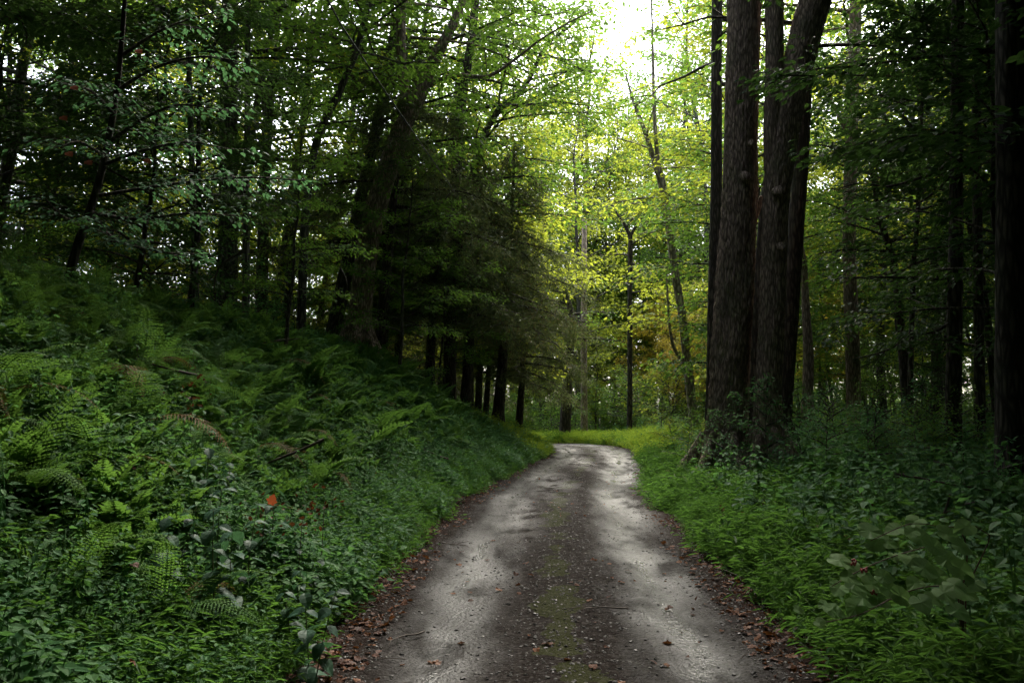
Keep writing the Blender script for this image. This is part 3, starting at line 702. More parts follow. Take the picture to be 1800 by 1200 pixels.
# right of the bend
hero('forest_tree', 'tree', 'pale forked trunk leaning left over the bend, lit by the clearing', 31,
     [[(1228, 800, 21), (1222, 770, 17), (1214, 690, 16), (1205, 610, 15), (1197, 540, 14), (1188, 490, 14), (1180, 430, 13), (1172, 375, 12), (1160, 320, 9), (1146, 270, 9), (1128, 215, 7), (1112, 175, 5), (1100, 130, 3)],
      [(1176, 390, 10), (1168, 330, 9), (1158, 290, 8), (1152, 233, 7), (1149, 160, 6), (1147, 60, 4), (1144, -20, 3)], [(1204, 640, 6), (1186, 615, 6), (1178, 580, 5), (1174, 530, 4), (1172, 480, 3)]], 'bark_pale', k=20, ridge=.05, step=.2,
     crown=dict(cb=.6, spread=2.4, nl=10, leaf=.13, dens=14, width=.4, flat=.8), leafm='leaf_yellow')
hero('forest_tree', 'tree', 'thin black straight trunk standing on the grass verge of the bend', 37,
     [[(1106, 775, 10), (1107, 700, 9), (1107, 560, 9), (1108, 440, 9), (1108, 415, 8), (1098, 395, 6), (1086, 378, 4), (1076, 360, 2)], [(1108, 415, 6), (1122, 390, 5), (1136, 368, 4), (1148, 345, 2)]], 'bark_dark', k=12, step=.3,
     crown=dict(cb=.6, spread=2.4, nl=10, leaf=.13, dens=13, width=.4, flat=.8), leafm='leaf_yellow')
hero('forest_tree', 'tree', 'dark crooked trunk at the left of the crest where the road turns away', 37,
     [[(992, 790, 26), (993, 760, 20), (996, 700, 18), (999, 650, 17), (1003, 600, 14), (1006, 560, 12), (996, 520, 8), (988, 490, 6)], [(1003, 610, 9), (992, 585, 8), (985, 560, 5), (972, 540, 3)]], 'bark_dark', k=16, ridge=.05, step=.2,
     crown=dict(cb=.6, spread=2.4, nl=12, leaf=.12, dens=16, width=.4, flat=.8), leafm='leaf_green')
# utility pole and its cable
pb = P(1027, 772, 38.5); zb = ter1(pb[0], 38.5)
up = thing('utility_pole', (pb[0], 38.5, zb), label='smooth pale wooden utility pole at the crest of the road', cat='utility pole')
mb = MB(); tube(mb, np.array([[0, 0, -.3], [0, 0, 4], [.06, 0, 9.6]]), np.array([.155, .14, .105]), 14); obj('post', mb.mesh('post', M['bark_pole']), up)
mb = MB(); tube(mb, np.array([[-.18, -.06, P(1027, 600, 38.5)[2] - zb], [.18, -.06, P(1027, 600, 38.5)[2] - zb]]), np.array([.03, .03]), 6); obj('bracket', mb.mesh('bracket', M['cable_black']), up)
# left slope
hero('forest_tree', 'tree', 'thick leaning trunk that forks in two above the young beech leaves, left of centre', 21,
     [[(628, 640, 42), (634, 540, 39), (645, 440, 38), (662, 360, 37), (684, 290, 36), (704, 235, 36), (716, 205, 24), (712, 170, 20), (707, 120, 18), (705, 60, 17), (706, 0, 17), (708, -60, 16)],
      [(706, 225, 30), (722, 200, 27), (738, 165, 26), (752, 130, 24), (776, 80, 20), (800, 35, 16), (820, -20, 12)],
      [(742, 160, 10), (765, 145, 9), (800, 133, 8), (848, 136, 7), (872, 128, 6), (905, 105, 5), (950, 70, 4), (1000, 40, 3), (1040, 20, 2)]], 'bark_brown', H=17, ridge=.08, k=44, step=.08,
     crown=dict(cb=.55, spread=4.6, nl=26, leaf=.13, dens=36))
hero('forest_tree', 'tree', 'dark upright trunk rising out of the pine tops, left of centre', 25,
     [[(790, 640, 22), (794, 500, 20), (798, 380, 19), (803, 290, 18), (808, 210, 17), (817, 140, 16), (826, 90, 15), (832, 40, 15), (836, 0, 14), (842, -80, 13)]], 'bark_dark', H=20, ridge=.05, k=24, step=.15, crown=dict(cb=.45, spread=4.2, nl=26, leaf=.13, dens=36))
hero('forest_tree', 'tree', 'slim curved trunk arching right over the road from behind the pines', 27,
     [[(826, 620, 14), (830, 420, 13), (834, 330, 12), (840, 268, 12), (852, 235, 11), (878, 192, 11), (908, 168, 10), (930, 140, 9), (944, 110, 8), (962, 78, 7), (1000, 48, 5), (1030, 20, 4)], [(928, 142, 5), (955, 134, 4), (1000, 126, 3), (1050, 124, 2)]], 'bark_grey', k=14, step=.25,
     crown=dict(cb=.45, spread=3.8, nl=34, leaf=.13, dens=42), leafm='leaf_green')
hero('forest_tree', 'tree', 'thin trunk leaning right beside the top of the cable, on the left slope', 18,
     [[(528, 620, 18), (531, 520, 16), (535, 400, 15), (544, 310, 14), (556, 250, 14), (574, 205, 13), (592, 172, 13), (610, 130, 12), (625, 95, 12), (640, 40, 11), (652, -10, 10), (670, -70, 9)], [(532, 470, 5), (560, 455, 4), (600, 440, 3), (640, 436, 2)]], 'bark_grey', H=14, k=16, step=.2,
     crown=dict(cb=.5, spread=3.4, nl=30, leaf=.12, dens=40, width=.36, flat=.8))
hero('forest_tree', 'tree', 'grey trunk forking into thin leaning stems, upper left slope', 23,
     [[(458, 600, 22), (462, 420, 20), (466, 300, 19), (472, 200, 18), (480, 130, 16), (492, 95, 13), (520, 65, 10), (545, 45, 8), (570, 22, 6), (590, -20, 4)],
      [(478, 140, 10), (482, 90, 9), (490, 40, 8), (500, -20, 7)], [(466, 210, 8), (458, 140, 7), (452, 60, 6), (450, -10, 5)]], 'bark_grey', H=13, k=18, step=.2, crown=dict(cb=.5, spread=3.6, nl=28, leaf=.12, dens=38))
hero('forest_tree', 'tree', 'wide dim trunk standing far up the left slope', 20,
     [[(398, 600, 38), (400, 420, 34), (402, 200, 31), (404, 60, 30), (405, -60, 29)]], 'bark_grey', H=15, k=24, ridge=.06, step=.15, crown=dict(cb=.5, spread=4.2, nl=28, leaf=.13, dens=38), leafm='leaf_green')
for (px, py, w, tx, d, lab) in ((500, 580, 11, 545, 26, 'thin trunk leaning right between two grey trunks on the left slope'), (560, 590, 13, 640, 30, 'leaning thin trunk behind the cable, left slope'),
                            (432, 560, 13, 436, 17, 'short upright dark stem under the beech leaves, left slope'), (345, 560, 12, 330, 16, 'slim stem left of the wide dim trunk')):
    hero('forest_tree', 'tree', lab, d, [[(px, py + 60, w * 1.2), (px, py, w), (px + (tx - px) * .3, py - 170, w * .9), (px + (tx - px) * .65, py - 340, w * .8), (tx, py - 520, w * .7)]], 'bark_grey', H=14, k=10, step=.3,
         crown=dict(cb=.5, spread=3.4, nl=26, leaf=.12, dens=36))

# ------------------------------------------------------------------ the pines at the top of the bank
TREES_P = [(666, 655, 20, 22, 'pine with its trunk base showing farthest left under the low pine boughs'), (752, 708, 20, 24, 'pine with a stout black trunk, second from the left in the pine row'),
           (787, 722, 15, 25.5, 'slim pine leaning slightly right between two stouter pines'), (817, 742, 18, 26, 'pine with a leaning dark trunk right of the slim one'),
           (851, 724, 11, 31, 'thin pine set back behind the pine row'), (873, 768, 23, 28, 'stout black pine closest to the road, with drooping boughs over the verge'), (910, 728, 16, 30, 'pine standing behind the bright verge before the bend')]
for q, (px, py, w, d, lab) in enumerate(TREES_P):
    b = P(px, py, d); v = q % 3
    sc = [1.0, .95, .85, .9, .8, 1.0, .8][q]
    o = plant('pine', b[0], d, lab, 'pines along the top of the bank', s=sc, v=v, lean=(R(3) + rng.normal(0, .015), rng.normal(0, .02)))
for (px, d, s_) in ((700, 29, .85), (735, 33, .8), (640, 27, .95), (690, 38, 1.0), (780, 36, .9)):
    b = P(px, 700, d); plant('pine', b[0], d, 'dim pine standing in the shade behind the front pine row', 'shaded pines behind the row', s=s_)

# ------------------------------------------------------------------ near young beech with layered bluish leaves, upper left
d0 = 9.0
bb = P(112, 520, d0); zb = ter1(bb[0], d0)
root = thing('beech_sapling', (bb[0], d0, zb), label='young beech with flat layers of bluish green leaves reaching right, upper left', cat='tree')
base = np.array([bb[0], d0, zb])
stem = [base - [0, 0, .2], P(118, 500, d0), P(140, 420, d0), P(168, 340, d0), P(190, 250, d0), P(205, 160, d0), P(215, 60, d0), P(222, -40, d0)]
mbw = MB(); sp, sr = resample(np.array(stem) - base, np.linspace(.055, .02, len(stem)), .2); tube(mbw, sp, sr, 10); obj('trunk', mbw.mesh('trunk', M['bark_dark']), root)
LIMBS = [[(168, 345, 9), (260, 330, 8.8), (350, 318, 8.6), (440, 312, 8.4), (535, 318, 8.2)], [(160, 375, 9), (240, 385, 8.6), (330, 375, 8.3), (420, 380, 8.2)], [(180, 290, 9), (250, 265, 8.7), (330, 250, 8.4), (400, 262, 8.2)],
         [(192, 250, 9), (250, 210, 8.6), (310, 185, 8.3), (370, 190, 8.1)], [(150, 400, 9), (110, 380, 8.4), (80, 350, 8)], [(185, 275, 9), (140, 250, 8.4), (100, 260, 8.0)], [(200, 200, 9), (160, 160, 8.5), (120, 150, 8)],
         [(205, 160, 9), (270, 120, 8.8), (350, 100, 8.6), (430, 110, 8.5)], [(160, 370, 9), (200, 420, 8.6), (270, 440, 8.3), (330, 450, 8.2)], [(210, 100, 9), (290, 50, 9), (380, 20, 9)]]
lvB = MB(); wdB = MB(); big_pos = []
gB = np.random.default_rng(5)
for L_ in LIMBS:
    lp = np.array([P(*q) for q in L_]) - base; lp, lr = resample(lp, np.linspace(.022, .006, len(lp)), .12); tube(wdB, lp, lr, 5)
    n = len(lp)
    for q in range(int(n * .2), n, 1):
        for sg in (1, -1):
            if gB.random() < .25: continue
            ax = norm(lp[min(q + 1, n - 1)] - lp[q - 1]); a = math.atan2(ax[1], ax[0]) + sg * gB.uniform(.5, 1.2); l2 = gB.uniform(.25, .7) * (1.1 - .5 * q / n)
            tw = lp[q] + l2 * np.array([[0, 0, 0], [.5 * math.cos(a), .5 * math.sin(a), gB.normal(.03, .06)], [math.cos(a + .2 * sg), math.sin(a + .2 * sg), gB.normal(-.06, .10)]])
            tube(wdB, tw, [.004, .003, .002], 3); spray(lvB, tw, 30, .09, .07, .88, .04, OVATE, 0, .2)
obj('branches', wdB.mesh('branches', M['bark_dark']), root); tag(obj('crown', lvB.mesh('crown', M['leaf_blue']), root), kind='stuff')
for (px, py) in ((152, 283), (127, 152), (108, 205), (118, 268), (240, 88), (255, 280)):
    mb = MB(); p = P(px, py, 8.0); put_leaves(mb, [[0, 0, 0]], np.array([[.6, -.3, -.4]]), np.array([[.2, -.8, .6]]), .085, MAPLE)
    o = obj('red_leaf', mb.mesh('red_leaf', M['red_leaf']), root, p - base)
# a second, paler layered sapling just above the ferns
# ------------------------------------------------------------------ the wood around: every tree its own object
placed = []
def free(x, y, r):
    return all((x - a) ** 2 + (y - b_) ** 2 > (r + c) ** 2 for a, b_, c in placed)
for o in [q for q in SC.objects if q.parent is None and q.get('category') in ('tree', 'pine tree', 'utility pole')]:
    placed.append((o.location.x, o.location.y, .6))
def dart(n, xr, yr, rad, ok, tries=60):
    out = []
    for _ in range(n * tries):
        if len(out) >= n: break
        x, y = random.uniform(*xr), random.uniform(*yr)
        s, ix = lateral(x, y); e = abs(s[0]) - 1.6
        if e < .8 or not ok(x, y, float(s[0]), e): continue
        if not free(x, y, rad): continue
        placed.append((x, y, rad)); out.append((x, y))
    return out
def inview(x, y, m=60):
    if y < 1: return False
    px = 900 + F * x / y
    return -m < px < 1800 + m
def px_(x, y): return 900 + F * x / max(y, .1)

# left slope, behind the ferns
for (x, y) in dart(13, (-30, -4), (19, 50), .9, lambda x, y, s, e: s < 0 and e > 4.2 and px_(x, y) > -80 and y > 15 + max(0, (600 - px_(x, y))) * .008):
    k = 'tall_yellow' if random.random() < .55 and y > 22 else 'tall'
    plant(k, x, y, 'slim grey trunk among many alike on the wooded left slope', 'tall trees on the left slope', s=random.uniform(.75, 1.1), lean=(R(random.uniform(2, 14)), R(random.uniform(-3, 3))))
for (x, y) in dart(19, (-26, -3), (15, 46), .55, lambda x, y, s, e: s < 0 and e > 3.8 and px_(x, y) > -60 and not (380 < px_(x, y) < 960 and y < 27)):
    k = random.choice(['under', 'under_yellow'] if px_(x, y) > 350 else ['under', 'under_dark'])
    plant(k, x, y, 'leafy young understory tree on the left slope, one of many alike', 'understory trees on the left slope', s=random.uniform(.6, 1.05), lean=(R(random.uniform(0, 10)), R(random.uniform(-4, 4))))
for (x, y) in dart(16, (-24, -5), (27, 50), .5, lambda x, y, s, e: s < 0 and e > 4 and 150 < px_(x, y) < 700):
    plant(random.choice(['under', 'under_yellow']), x, y, 'leafy young understory tree on the left slope, one of many alike', 'understory trees on the left slope', s=random.uniform(.7, 1.1), lean=(R(random.uniform(0, 12)), R(random.uniform(-4, 4))))
for (x, y) in dart(22, (-20, -4), (19, 44), .4, lambda x, y, s, e: s < 0 and e > 4 and 100 < px_(x, y) < 660):
    sx = random.uniform(.5, .8); plant('shrub', x, y, 'leafy shrub under the slope trees, one of many alike', 'shrubs on the left slope', s=sx)
# hand-placed understory in front of the pines
for (px, d, k, s_, lab) in ((700, 19.5, 'under', .62, 'low leafy sapling spreading in front of the leftmost pines'), 
                            (770, 23, 'under', .62, 'bright leafy sapling hanging before the pine boughs'), (500, 14.5, 'under', .5, 'small sapling rising from the top of the fern bank'), (330, 13, 'under_dark', .55, 'dark leafy sapling behind the young beech'),
                            (230, 11.5, 'under_dark', .6, 'dark sapling above the highest ferns at left')):
    b = P(px, 600, d); plant(k, b[0], d, lab, 'saplings along the top of the bank', s=s_, lean=(R(4), 0)); placed.append((b[0], d, .5))
# right wood
for (x, y) in dart(26, (5, 34), (24, 56), .9, lambda x, y, s, e: s > 0 and e > 3.5 and px_(x, y) > 1265 and px_(x, y) < 1900 and not (y < 30 and 1400 < px_(x, y) < 1520)):
    k = random.choice(['tall', 'tall_yellow', 'tall_dark' if px_(x, y) > 1600 else 'tall'])
    plant(k, x, y, 'dim straight trunk among many alike in the wood on the right', 'tall trees in the right wood', s=random.uniform(.75, 1.1), lean=(R(random.uniform(-3, 3)), R(random.uniform(-2, 2))))
for (x, y) in dart(30, (6, 30), (21, 50), .6, lambda x, y, s, e: s > 0 and e > 3.5 and 1225 < px_(x, y) < 1900):
    k = random.choice(['under', 'under_yellow', 'under_yellow'] if px_(x, y) < 1600 else ['under', 'under_dark'])
    plant(k, x, y, 'leafy understory tree in the wood on the right, one of many alike', 'understory trees in the right wood', s=random.uniform(.6, 1.1), lean=(R(random.uniform(-5, 4)), R(random.uniform(-3, 3))))
for (px, d, s_, lab) in ((1440, 32, .85, 'golden autumn tree glowing just right of the twin trunks'), (1235, 42, .9, 'golden leaved tree behind the pale forked trunk'), (1340, 45, 1.0, 'golden tree far behind the twin trunks'), (1150, 47, .9, 'golden tree between the thin black verge trunk and the pale forked one'), (1206, 39, .62, 'small golden tree right behind the pale forked trunk'), (1188, 54, 1.15, 'taller golden tree far beyond the pale forked trunk')):
    b = P(px, 700, d); plant('under_gold', b[0], d, lab, 'golden trees', s=s_); placed.append((b[0], d, .5))
# beyond the bend: bright edge of the clearing
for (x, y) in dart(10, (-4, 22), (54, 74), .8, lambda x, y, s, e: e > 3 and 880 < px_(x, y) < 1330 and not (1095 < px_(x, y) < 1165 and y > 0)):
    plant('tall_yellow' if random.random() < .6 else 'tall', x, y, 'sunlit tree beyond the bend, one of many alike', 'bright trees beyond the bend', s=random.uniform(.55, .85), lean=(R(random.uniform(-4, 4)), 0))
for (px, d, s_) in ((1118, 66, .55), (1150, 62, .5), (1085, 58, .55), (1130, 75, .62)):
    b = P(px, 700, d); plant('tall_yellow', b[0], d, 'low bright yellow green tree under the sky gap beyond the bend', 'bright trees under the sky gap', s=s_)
for (x, y) in dart(15, (-6, 16), (44, 66), .6, lambda x, y, s, e: e > 2 and 880 < px_(x, y) < 1300):
    plant(random.choice(['under_yellow', 'under', 'under_yellow']), x, y, 'bright leafy low tree beyond the bend, one of many alike', 'low bright trees beyond the bend', s=random.uniform(.55, .95))
for (x, y) in dart(34, (-5, 12), (38, 54), .5, lambda x, y, s, e: e > 1 and 900 < px_(x, y) < 1260):
    plant(random.choice(['shrub', 'shrub_yellow', 'shrub']), x, y, 'leafy green shrub in the thicket beyond the bend', 'shrubs beyond the bend', s=random.uniform(.9, 1.5))
# trees further left behind the pines close the view under the boughs
for (x, y) in dart(24, (-16, 2), (38, 64), .7, lambda x, y, s, e: e > 2 and 560 < px_(x, y) < 1000):
    plant('tall' if random.random() < .6 else 'under', x, y, 'distant trunk seen through the dark gap below the pine boughs', 'distant trees behind the pines', s=random.uniform(.7, 1.0), lean=(R(random.uniform(-2, 6)), 0))

# dark trees close by on both sides; the unseen canopy is added for shade
for (x, y, k, s_, lab) in ((-7.6, 9.5, 'tall_dark', .62, 'dark leafy tree filling the upper left corner'), (-9.5, 14, 'tall_dark', .8, 'dark tree behind the young beech at the left edge'), (-10.5, 6.5, 'canopy', .8, 'unseen canopy tree added left of the view for shade'), (-12, 19, 'tall_dark', .9, 'dark leafy tree high on the far left slope'),
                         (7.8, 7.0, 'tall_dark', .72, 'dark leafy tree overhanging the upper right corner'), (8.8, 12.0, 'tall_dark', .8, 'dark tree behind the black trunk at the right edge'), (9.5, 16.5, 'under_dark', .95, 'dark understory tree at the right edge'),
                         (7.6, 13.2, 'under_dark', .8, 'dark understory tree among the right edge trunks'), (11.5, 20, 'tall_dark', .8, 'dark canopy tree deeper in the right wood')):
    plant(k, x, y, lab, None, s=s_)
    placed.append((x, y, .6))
for (x, y, k, s_) in ((-4.6, -.5, 'tall_dark', .8), (4.6, .5, 'tall_dark', .8), (-7, -5, 'tall_dark', .9), (6, -5, 'tall_dark', .9), (-3.6, -9, 'tall_dark', .9), (3.8, -11, 'tall_dark', .9), (0.5, -15, 'tall_dark', .9), (-9.5, 1, 'tall_dark', .9), (9.5, 3, 'tall_dark', .9)):  # unseen trees added around the camera to darken the foreground
    plant(k, x, y, 'unseen dark canopy tree added around the viewpoint to shade the foreground', 'added shade trees around the viewpoint', s=s_)

for (x, y, s_, ln) in ((-5.2, 3.5, 1.0, 4), (5.6, 3.0, 1.0, -4),  (-2.9, -4.5, 1.0, 2), (3.6, -4, 1.0, -2), (-11, 5, 1.0, 0), (11.5, 7, 1.0, 0), (-8.6, 8.6, .95, 0), (9.4, 9.6, .95, 0), (-6.6, 1.5, .9, 3), (7, 1.5, .9, -3), (-13, 10, 1, 0), (13, 12, 1, 0), (0, -9, 1.0, 0), (9, -2, 1, 0), (-9, -3, 1, 0)):  # crowns added above the frame to keep the near ground dark
    plant('canopy', x, y, 'broad dark canopy tree added to shade the near road, crown above the picture', 'added canopy trees shading the near road', s=s_, lean=(R(ln), 0))
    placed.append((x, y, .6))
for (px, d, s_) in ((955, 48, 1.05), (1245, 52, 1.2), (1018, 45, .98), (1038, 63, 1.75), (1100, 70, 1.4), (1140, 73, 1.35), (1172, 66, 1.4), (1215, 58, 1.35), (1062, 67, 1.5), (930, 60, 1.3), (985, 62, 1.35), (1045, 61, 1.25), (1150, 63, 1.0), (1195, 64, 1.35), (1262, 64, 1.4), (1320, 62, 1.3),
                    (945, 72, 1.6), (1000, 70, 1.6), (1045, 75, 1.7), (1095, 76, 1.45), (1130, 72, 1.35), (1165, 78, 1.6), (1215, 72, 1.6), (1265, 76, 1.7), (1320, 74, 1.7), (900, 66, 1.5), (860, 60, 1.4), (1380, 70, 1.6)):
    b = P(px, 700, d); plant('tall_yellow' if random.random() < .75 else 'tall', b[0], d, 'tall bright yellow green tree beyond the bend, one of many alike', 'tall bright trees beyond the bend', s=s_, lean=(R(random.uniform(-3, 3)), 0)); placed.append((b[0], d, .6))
for (x, y, k, s_, ln, lab) in ((-3.6, 33, 'tall_yellow', 1.05, 8, 'tree leaning over the road from behind the last pines'), (-2.6, 31.5, 'tall_yellow', 1.0, 6, 'yellow green tree arching out above the pine row'), (-1.2, 30.6, 'tall_yellow', .95, 5, 'leafy tree at the left verge leaning over the road before the bend'), (-4.2, 27.5, 'tall', .95, 6, 'leafy tree rising behind the middle of the pine row'),
                         (7.2, 26.5, 'tall', .85, -2, 'dark leafed tree behind the twin trunks reaching over the verge'), (9.2, 31, 'tall_yellow', .95, -3, 'yellow green tree between the twin trunks and the bend')):
    plant(k, x, y, lab, None, s=s_, lean=(R(ln), 0)); placed.append((x, y, .6))
# the far wood, one mass behind everything
pos, vs = [], []
for _ in range(1500):
    a = random.uniform(0, 6.283); r = random.uniform(20, 130)
    x, y = r * math.sin(a), r * math.cos(a)
    if y > 0 and abs(px_(x, y) - 900) < 1500 and r < (70 if px_(x, y) < 880 or px_(x, y) > 1330 else 78): continue
    if y > 60 and 1085 < px_(x, y) < 1175: continue
    if 0 < y < 60 and -12 < x < 12: continue
    pos.append((x, y))
pos = [q for q in pos if not (q[1] > 0 and q[0] < 0 and random.random() < .75)]; pos = np.array(pos[:600]); z = ground_z(pos[:, 0], pos[:, 1]) - .1
srcs = []
for (w_, l_) in (TREES['tall'][0], TREES['tall'][1], TREES['under'][0], TREES['under'][2], TREES['under_dark'][1]):
    m_ = w_.copy(); bm_src = (w_, l_)
    srcs.append(bm_src)
for q, nm in enumerate(('far_wood_trunks', 'far_wood')):
    idx = np.random.default_rng(3)
    rng_state = np.random.default_rng(11)
    rot = np.c_[np.zeros(len(pos)), np.zeros(len(pos)), rng_state.random(len(pos)) * 6.28]; sc_ = .8 + .5 * rng_state.random(len(pos))
    keep = rng; rng = np.random.default_rng(19)
    scatter(nm, [s_[q] for s_ in srcs], np.c_[pos, z], rot, sc_, 'distant wood closing the view behind the nearer trees', 'far wood')
    rng = keep
# unseen leafy wood added behind and beside the viewpoint to block low light
pos = []
while len(pos) < 420:
    x, y = random.uniform(-46, 46), random.uniform(-46, 34)
    s, _i = lateral(x, y); r = math.hypot(x, y)
    if abs(s[0]) < 3.6 or r < 9 or r > 46: continue
    if y > 0 and abs(x) < .62 * y + 4.5: continue
    if any((x - a) ** 2 + (y - b_) ** 2 < 2.2 for a, b_ in pos): continue
    pos.append((x, y))
pos = np.array(pos); z = ground_z(pos[:, 0], pos[:, 1]) - .1
scatter('added_shade_wood', [TREES['under_dark'][0][1], TREES['under'][0][1], TREES['under_dark'][1][1], TREES['under'][3][1], TREES['shrub'][2][1]], np.c_[pos, z], yaw(len(pos), .05), .9 + .6 * rng.random(len(pos)), 'unseen leafy wood added around the viewpoint to block low light', 'wood')
# low thicket in the far wood
pos = []
for _ in range(2600):
    x, y = random.uniform(-60, 60), random.uniform(24, 100)
    s, _i = lateral(x, y)
    if abs(s[0]) < 3.4 or (s[0] < 0 and y < 34) or (y < 40 and 1000 < px_(x, y) < 1240): continue
    pos.append((x, y))
pos = pos[:900] + [(random.uniform(-15, 1), random.uniform(41, 60)) for _ in range(170)] + [(random.uniform(-45, -9), random.uniform(15, 40)) for _ in range(170)]; pos = np.array([q for q in pos if abs(lateral(q[0], q[1])[0][0]) > 3.4]); z = ground_z(pos[:, 0], pos[:, 1]) - .05
scatter('thicket', [TREES['shrub'][k][1] for k in range(4)], np.c_[pos, z], yaw(len(pos), .1), .7 + .8 * rng.random(len(pos)), 'low green thicket under the trees', 'thicket')

for (x, y, k, s_, ln) in ((-4.4, 4.4, 'canopy', .62, 12), (4.6, 4.0, 'canopy', .6, -12), (-4.9, 7.2, 'canopy', .72, 6), (-5.0, 5.6, 'canopy', .8, 6), (-3.4, 1.2, 'canopy', .62, 6), (3.8, 1.0, 'canopy', .62, -6), (-2.6, -2.5, 'canopy', .6, 3), (3.0, -2.8, 'canopy', .6, -3), (-4.6, 3.6, 'canopy', .7, 0)):  # lower crowns added overhead, out of view, to shade road and corners
    plant(k, x, y, 'broad dark canopy tree added to shade the near road, crown above the picture', 'added canopy trees shading the near road', s=s_, lean=(R(ln), 0))
for (x, y, s_) in ((-3.9, 3.4, 1.2), (-3.0, 1.6, 1.1), (3.6, 1.8, 1.1)):  # added outside the frame to block low sky light
    plant('shrub', x, y, 'unseen tall shrub added beside the road to block low light', 'added shade shrubs beside the viewpoint', s=s_)
# ------------------------------------------------------------------ ferns
def frond_mesh(seed, arch, coarse=False, mt='fern_green'):
    g = np.random.default_rng(seed); mb = MB()
    n = 15 if coarse else 33
    t = np.linspace(0, 1, 60)
    ang = math.pi * .5 - np.interp(t, [0, .25, 1], [arch[0], arch[1], arch[2]])      # angle from horizontal
    el = np.interp(t, [0, .25, .6, 1], [arch[0], arch[1], arch[2], arch[3]])
    step = 1 / 59
    r = np.concatenate([[0], np.cumsum(np.cos(el[:-1]) * step)]); z = np.concatenate([[0], np.cumsum(np.sin(el[:-1]) * step)])
    sway = .06 * g.normal() * t ** 2
    rach = np.c_[r, sway, z]
    tube(mb, rach[::6], np.linspace(.006, .0012, len(rach[::6])), 3)
    V, Fc = [], []
    for i in range(n):
        f = .14 + .85 * (i + .5) / n
        L = .20 * ((f - .10) / .22) ** .6 if f < .32 else .20 * ((1 - f) / .68) ** .95 + .006
        L *= g.uniform(.84, 1.1)
        p = np.array([np.interp(f, t, rach[:, k]) for k in range(3)]); e = np.interp(f, t, el)
        ax = np.array([math.cos(e), 0, math.sin(e)]); up = np.array([-math.sin(e), 0, math.cos(e)])
        for sg in (1, -1):
            d = norm(np.array([0, sg, 0]) * .9 + ax * (.32 + .35 * f) + up * g.normal(.02, .06))
            if coarse:
                put_leaves(mb, [p], [d + up * -.12], [np.cross(d, ax) * sg], L * 1.05, LEAF4, np.clip(np.array([.5 + g.normal(0, .12)]), 0, 1), .62 * (.225 / max(L, .06)) ** .6); continue
            nl = max(3, int(10 * L / .225)); wd = (.85 / n) * .36
            c = norm(np.cross(d, up)) * sg
            c = norm(ax - d * np.dot(ax, d))
            nn = np.cross(d, c)
            for k in range(nl):
                u0, u1 = k / nl, (k + .92) / nl
                w_ = wd * (1.05 - .9 * u0 ** 1.2) * g.uniform(.85, 1.15)
                dr = -.35 * L
                P0 = p + d * L * u0 + up * dr * u0 * u0 * .6; P1 = p + d * L * u1 + up * dr * u1 * u1 * .6
                for s2 in (1, -1):
                    tip = p + d * L * (u0 * .45 + u1 * .55 + .35 / nl) + c * s2 * w_ + up * (dr * u0 * u0 * .6 - .004)
                    b0 = len(V); V += [P0, P1, tip]; Fc.append([b0, b0 + 1, b0 + 2] if s2 * sg < 0 else [b0, b0 + 2, b0 + 1])
    if coarse: return mb.mesh('frond', M['fern_green'])
    V = np.array(V); tone = np.clip(.5 + g.normal(0, .06, len(Fc)), 0, 1)
    mb.add(V, np.array(Fc), tone)
    return mb.mesh('frond', M[mt])
FRONDS = [frond_mesh(k, a) for k, a in enumerate([(1.25, 1.0, .35, -.35), (1.2, .85, .15, -.5), (1.3, 1.1, .6, 0.0), (1.15, .75, .0, -.7), (1.35, 1.15, .75, .15)])]
FRONDS_FAR = [frond_mesh(k + 40, a, True) for k, a in enumerate([(1.25, 1.0, .35, -.35), (1.2, .85, .15, -.5), (1.3, 1.1, .6, 0.0), (1.15, .75, .0, -.7), (1.35, 1.15, .75, .15)])]
DEAD_FROND = frond_mesh(90, (1.1, .6, -.3, -1.1), False, 'dead_fern')
def fern(x, y, size, label, nf=None, az0=None, spread_=6.283, group='ferns on the left bank', tilt=(0, 0)):
    o = thing('fern', (x, y, ter1(x, y) - .03), (tilt[0], tilt[1], 0), label=label, cat='fern', group=group)
    nf = nf or random.randint(5, 8); a0 = random.uniform(0, 6.28) if az0 is None else az0
    for k in range(nf):
        f = obj('frond', (FRONDS if y < 9.5 else FRONDS_FAR)[random.randrange(5)], o)
        if random.random() < .05: f.data = DEAD_FROND; f['label'] = 'browned drooping frond'
        az = a0 + spread_ * (k + random.uniform(-.3, .3)) / nf
        s = size * random.uniform(.75, 1.15)
        f.rotation_euler = (random.uniform(-.25, .25), random.uniform(-.15, .22), az); f.scale = (s, s, s)
    return o
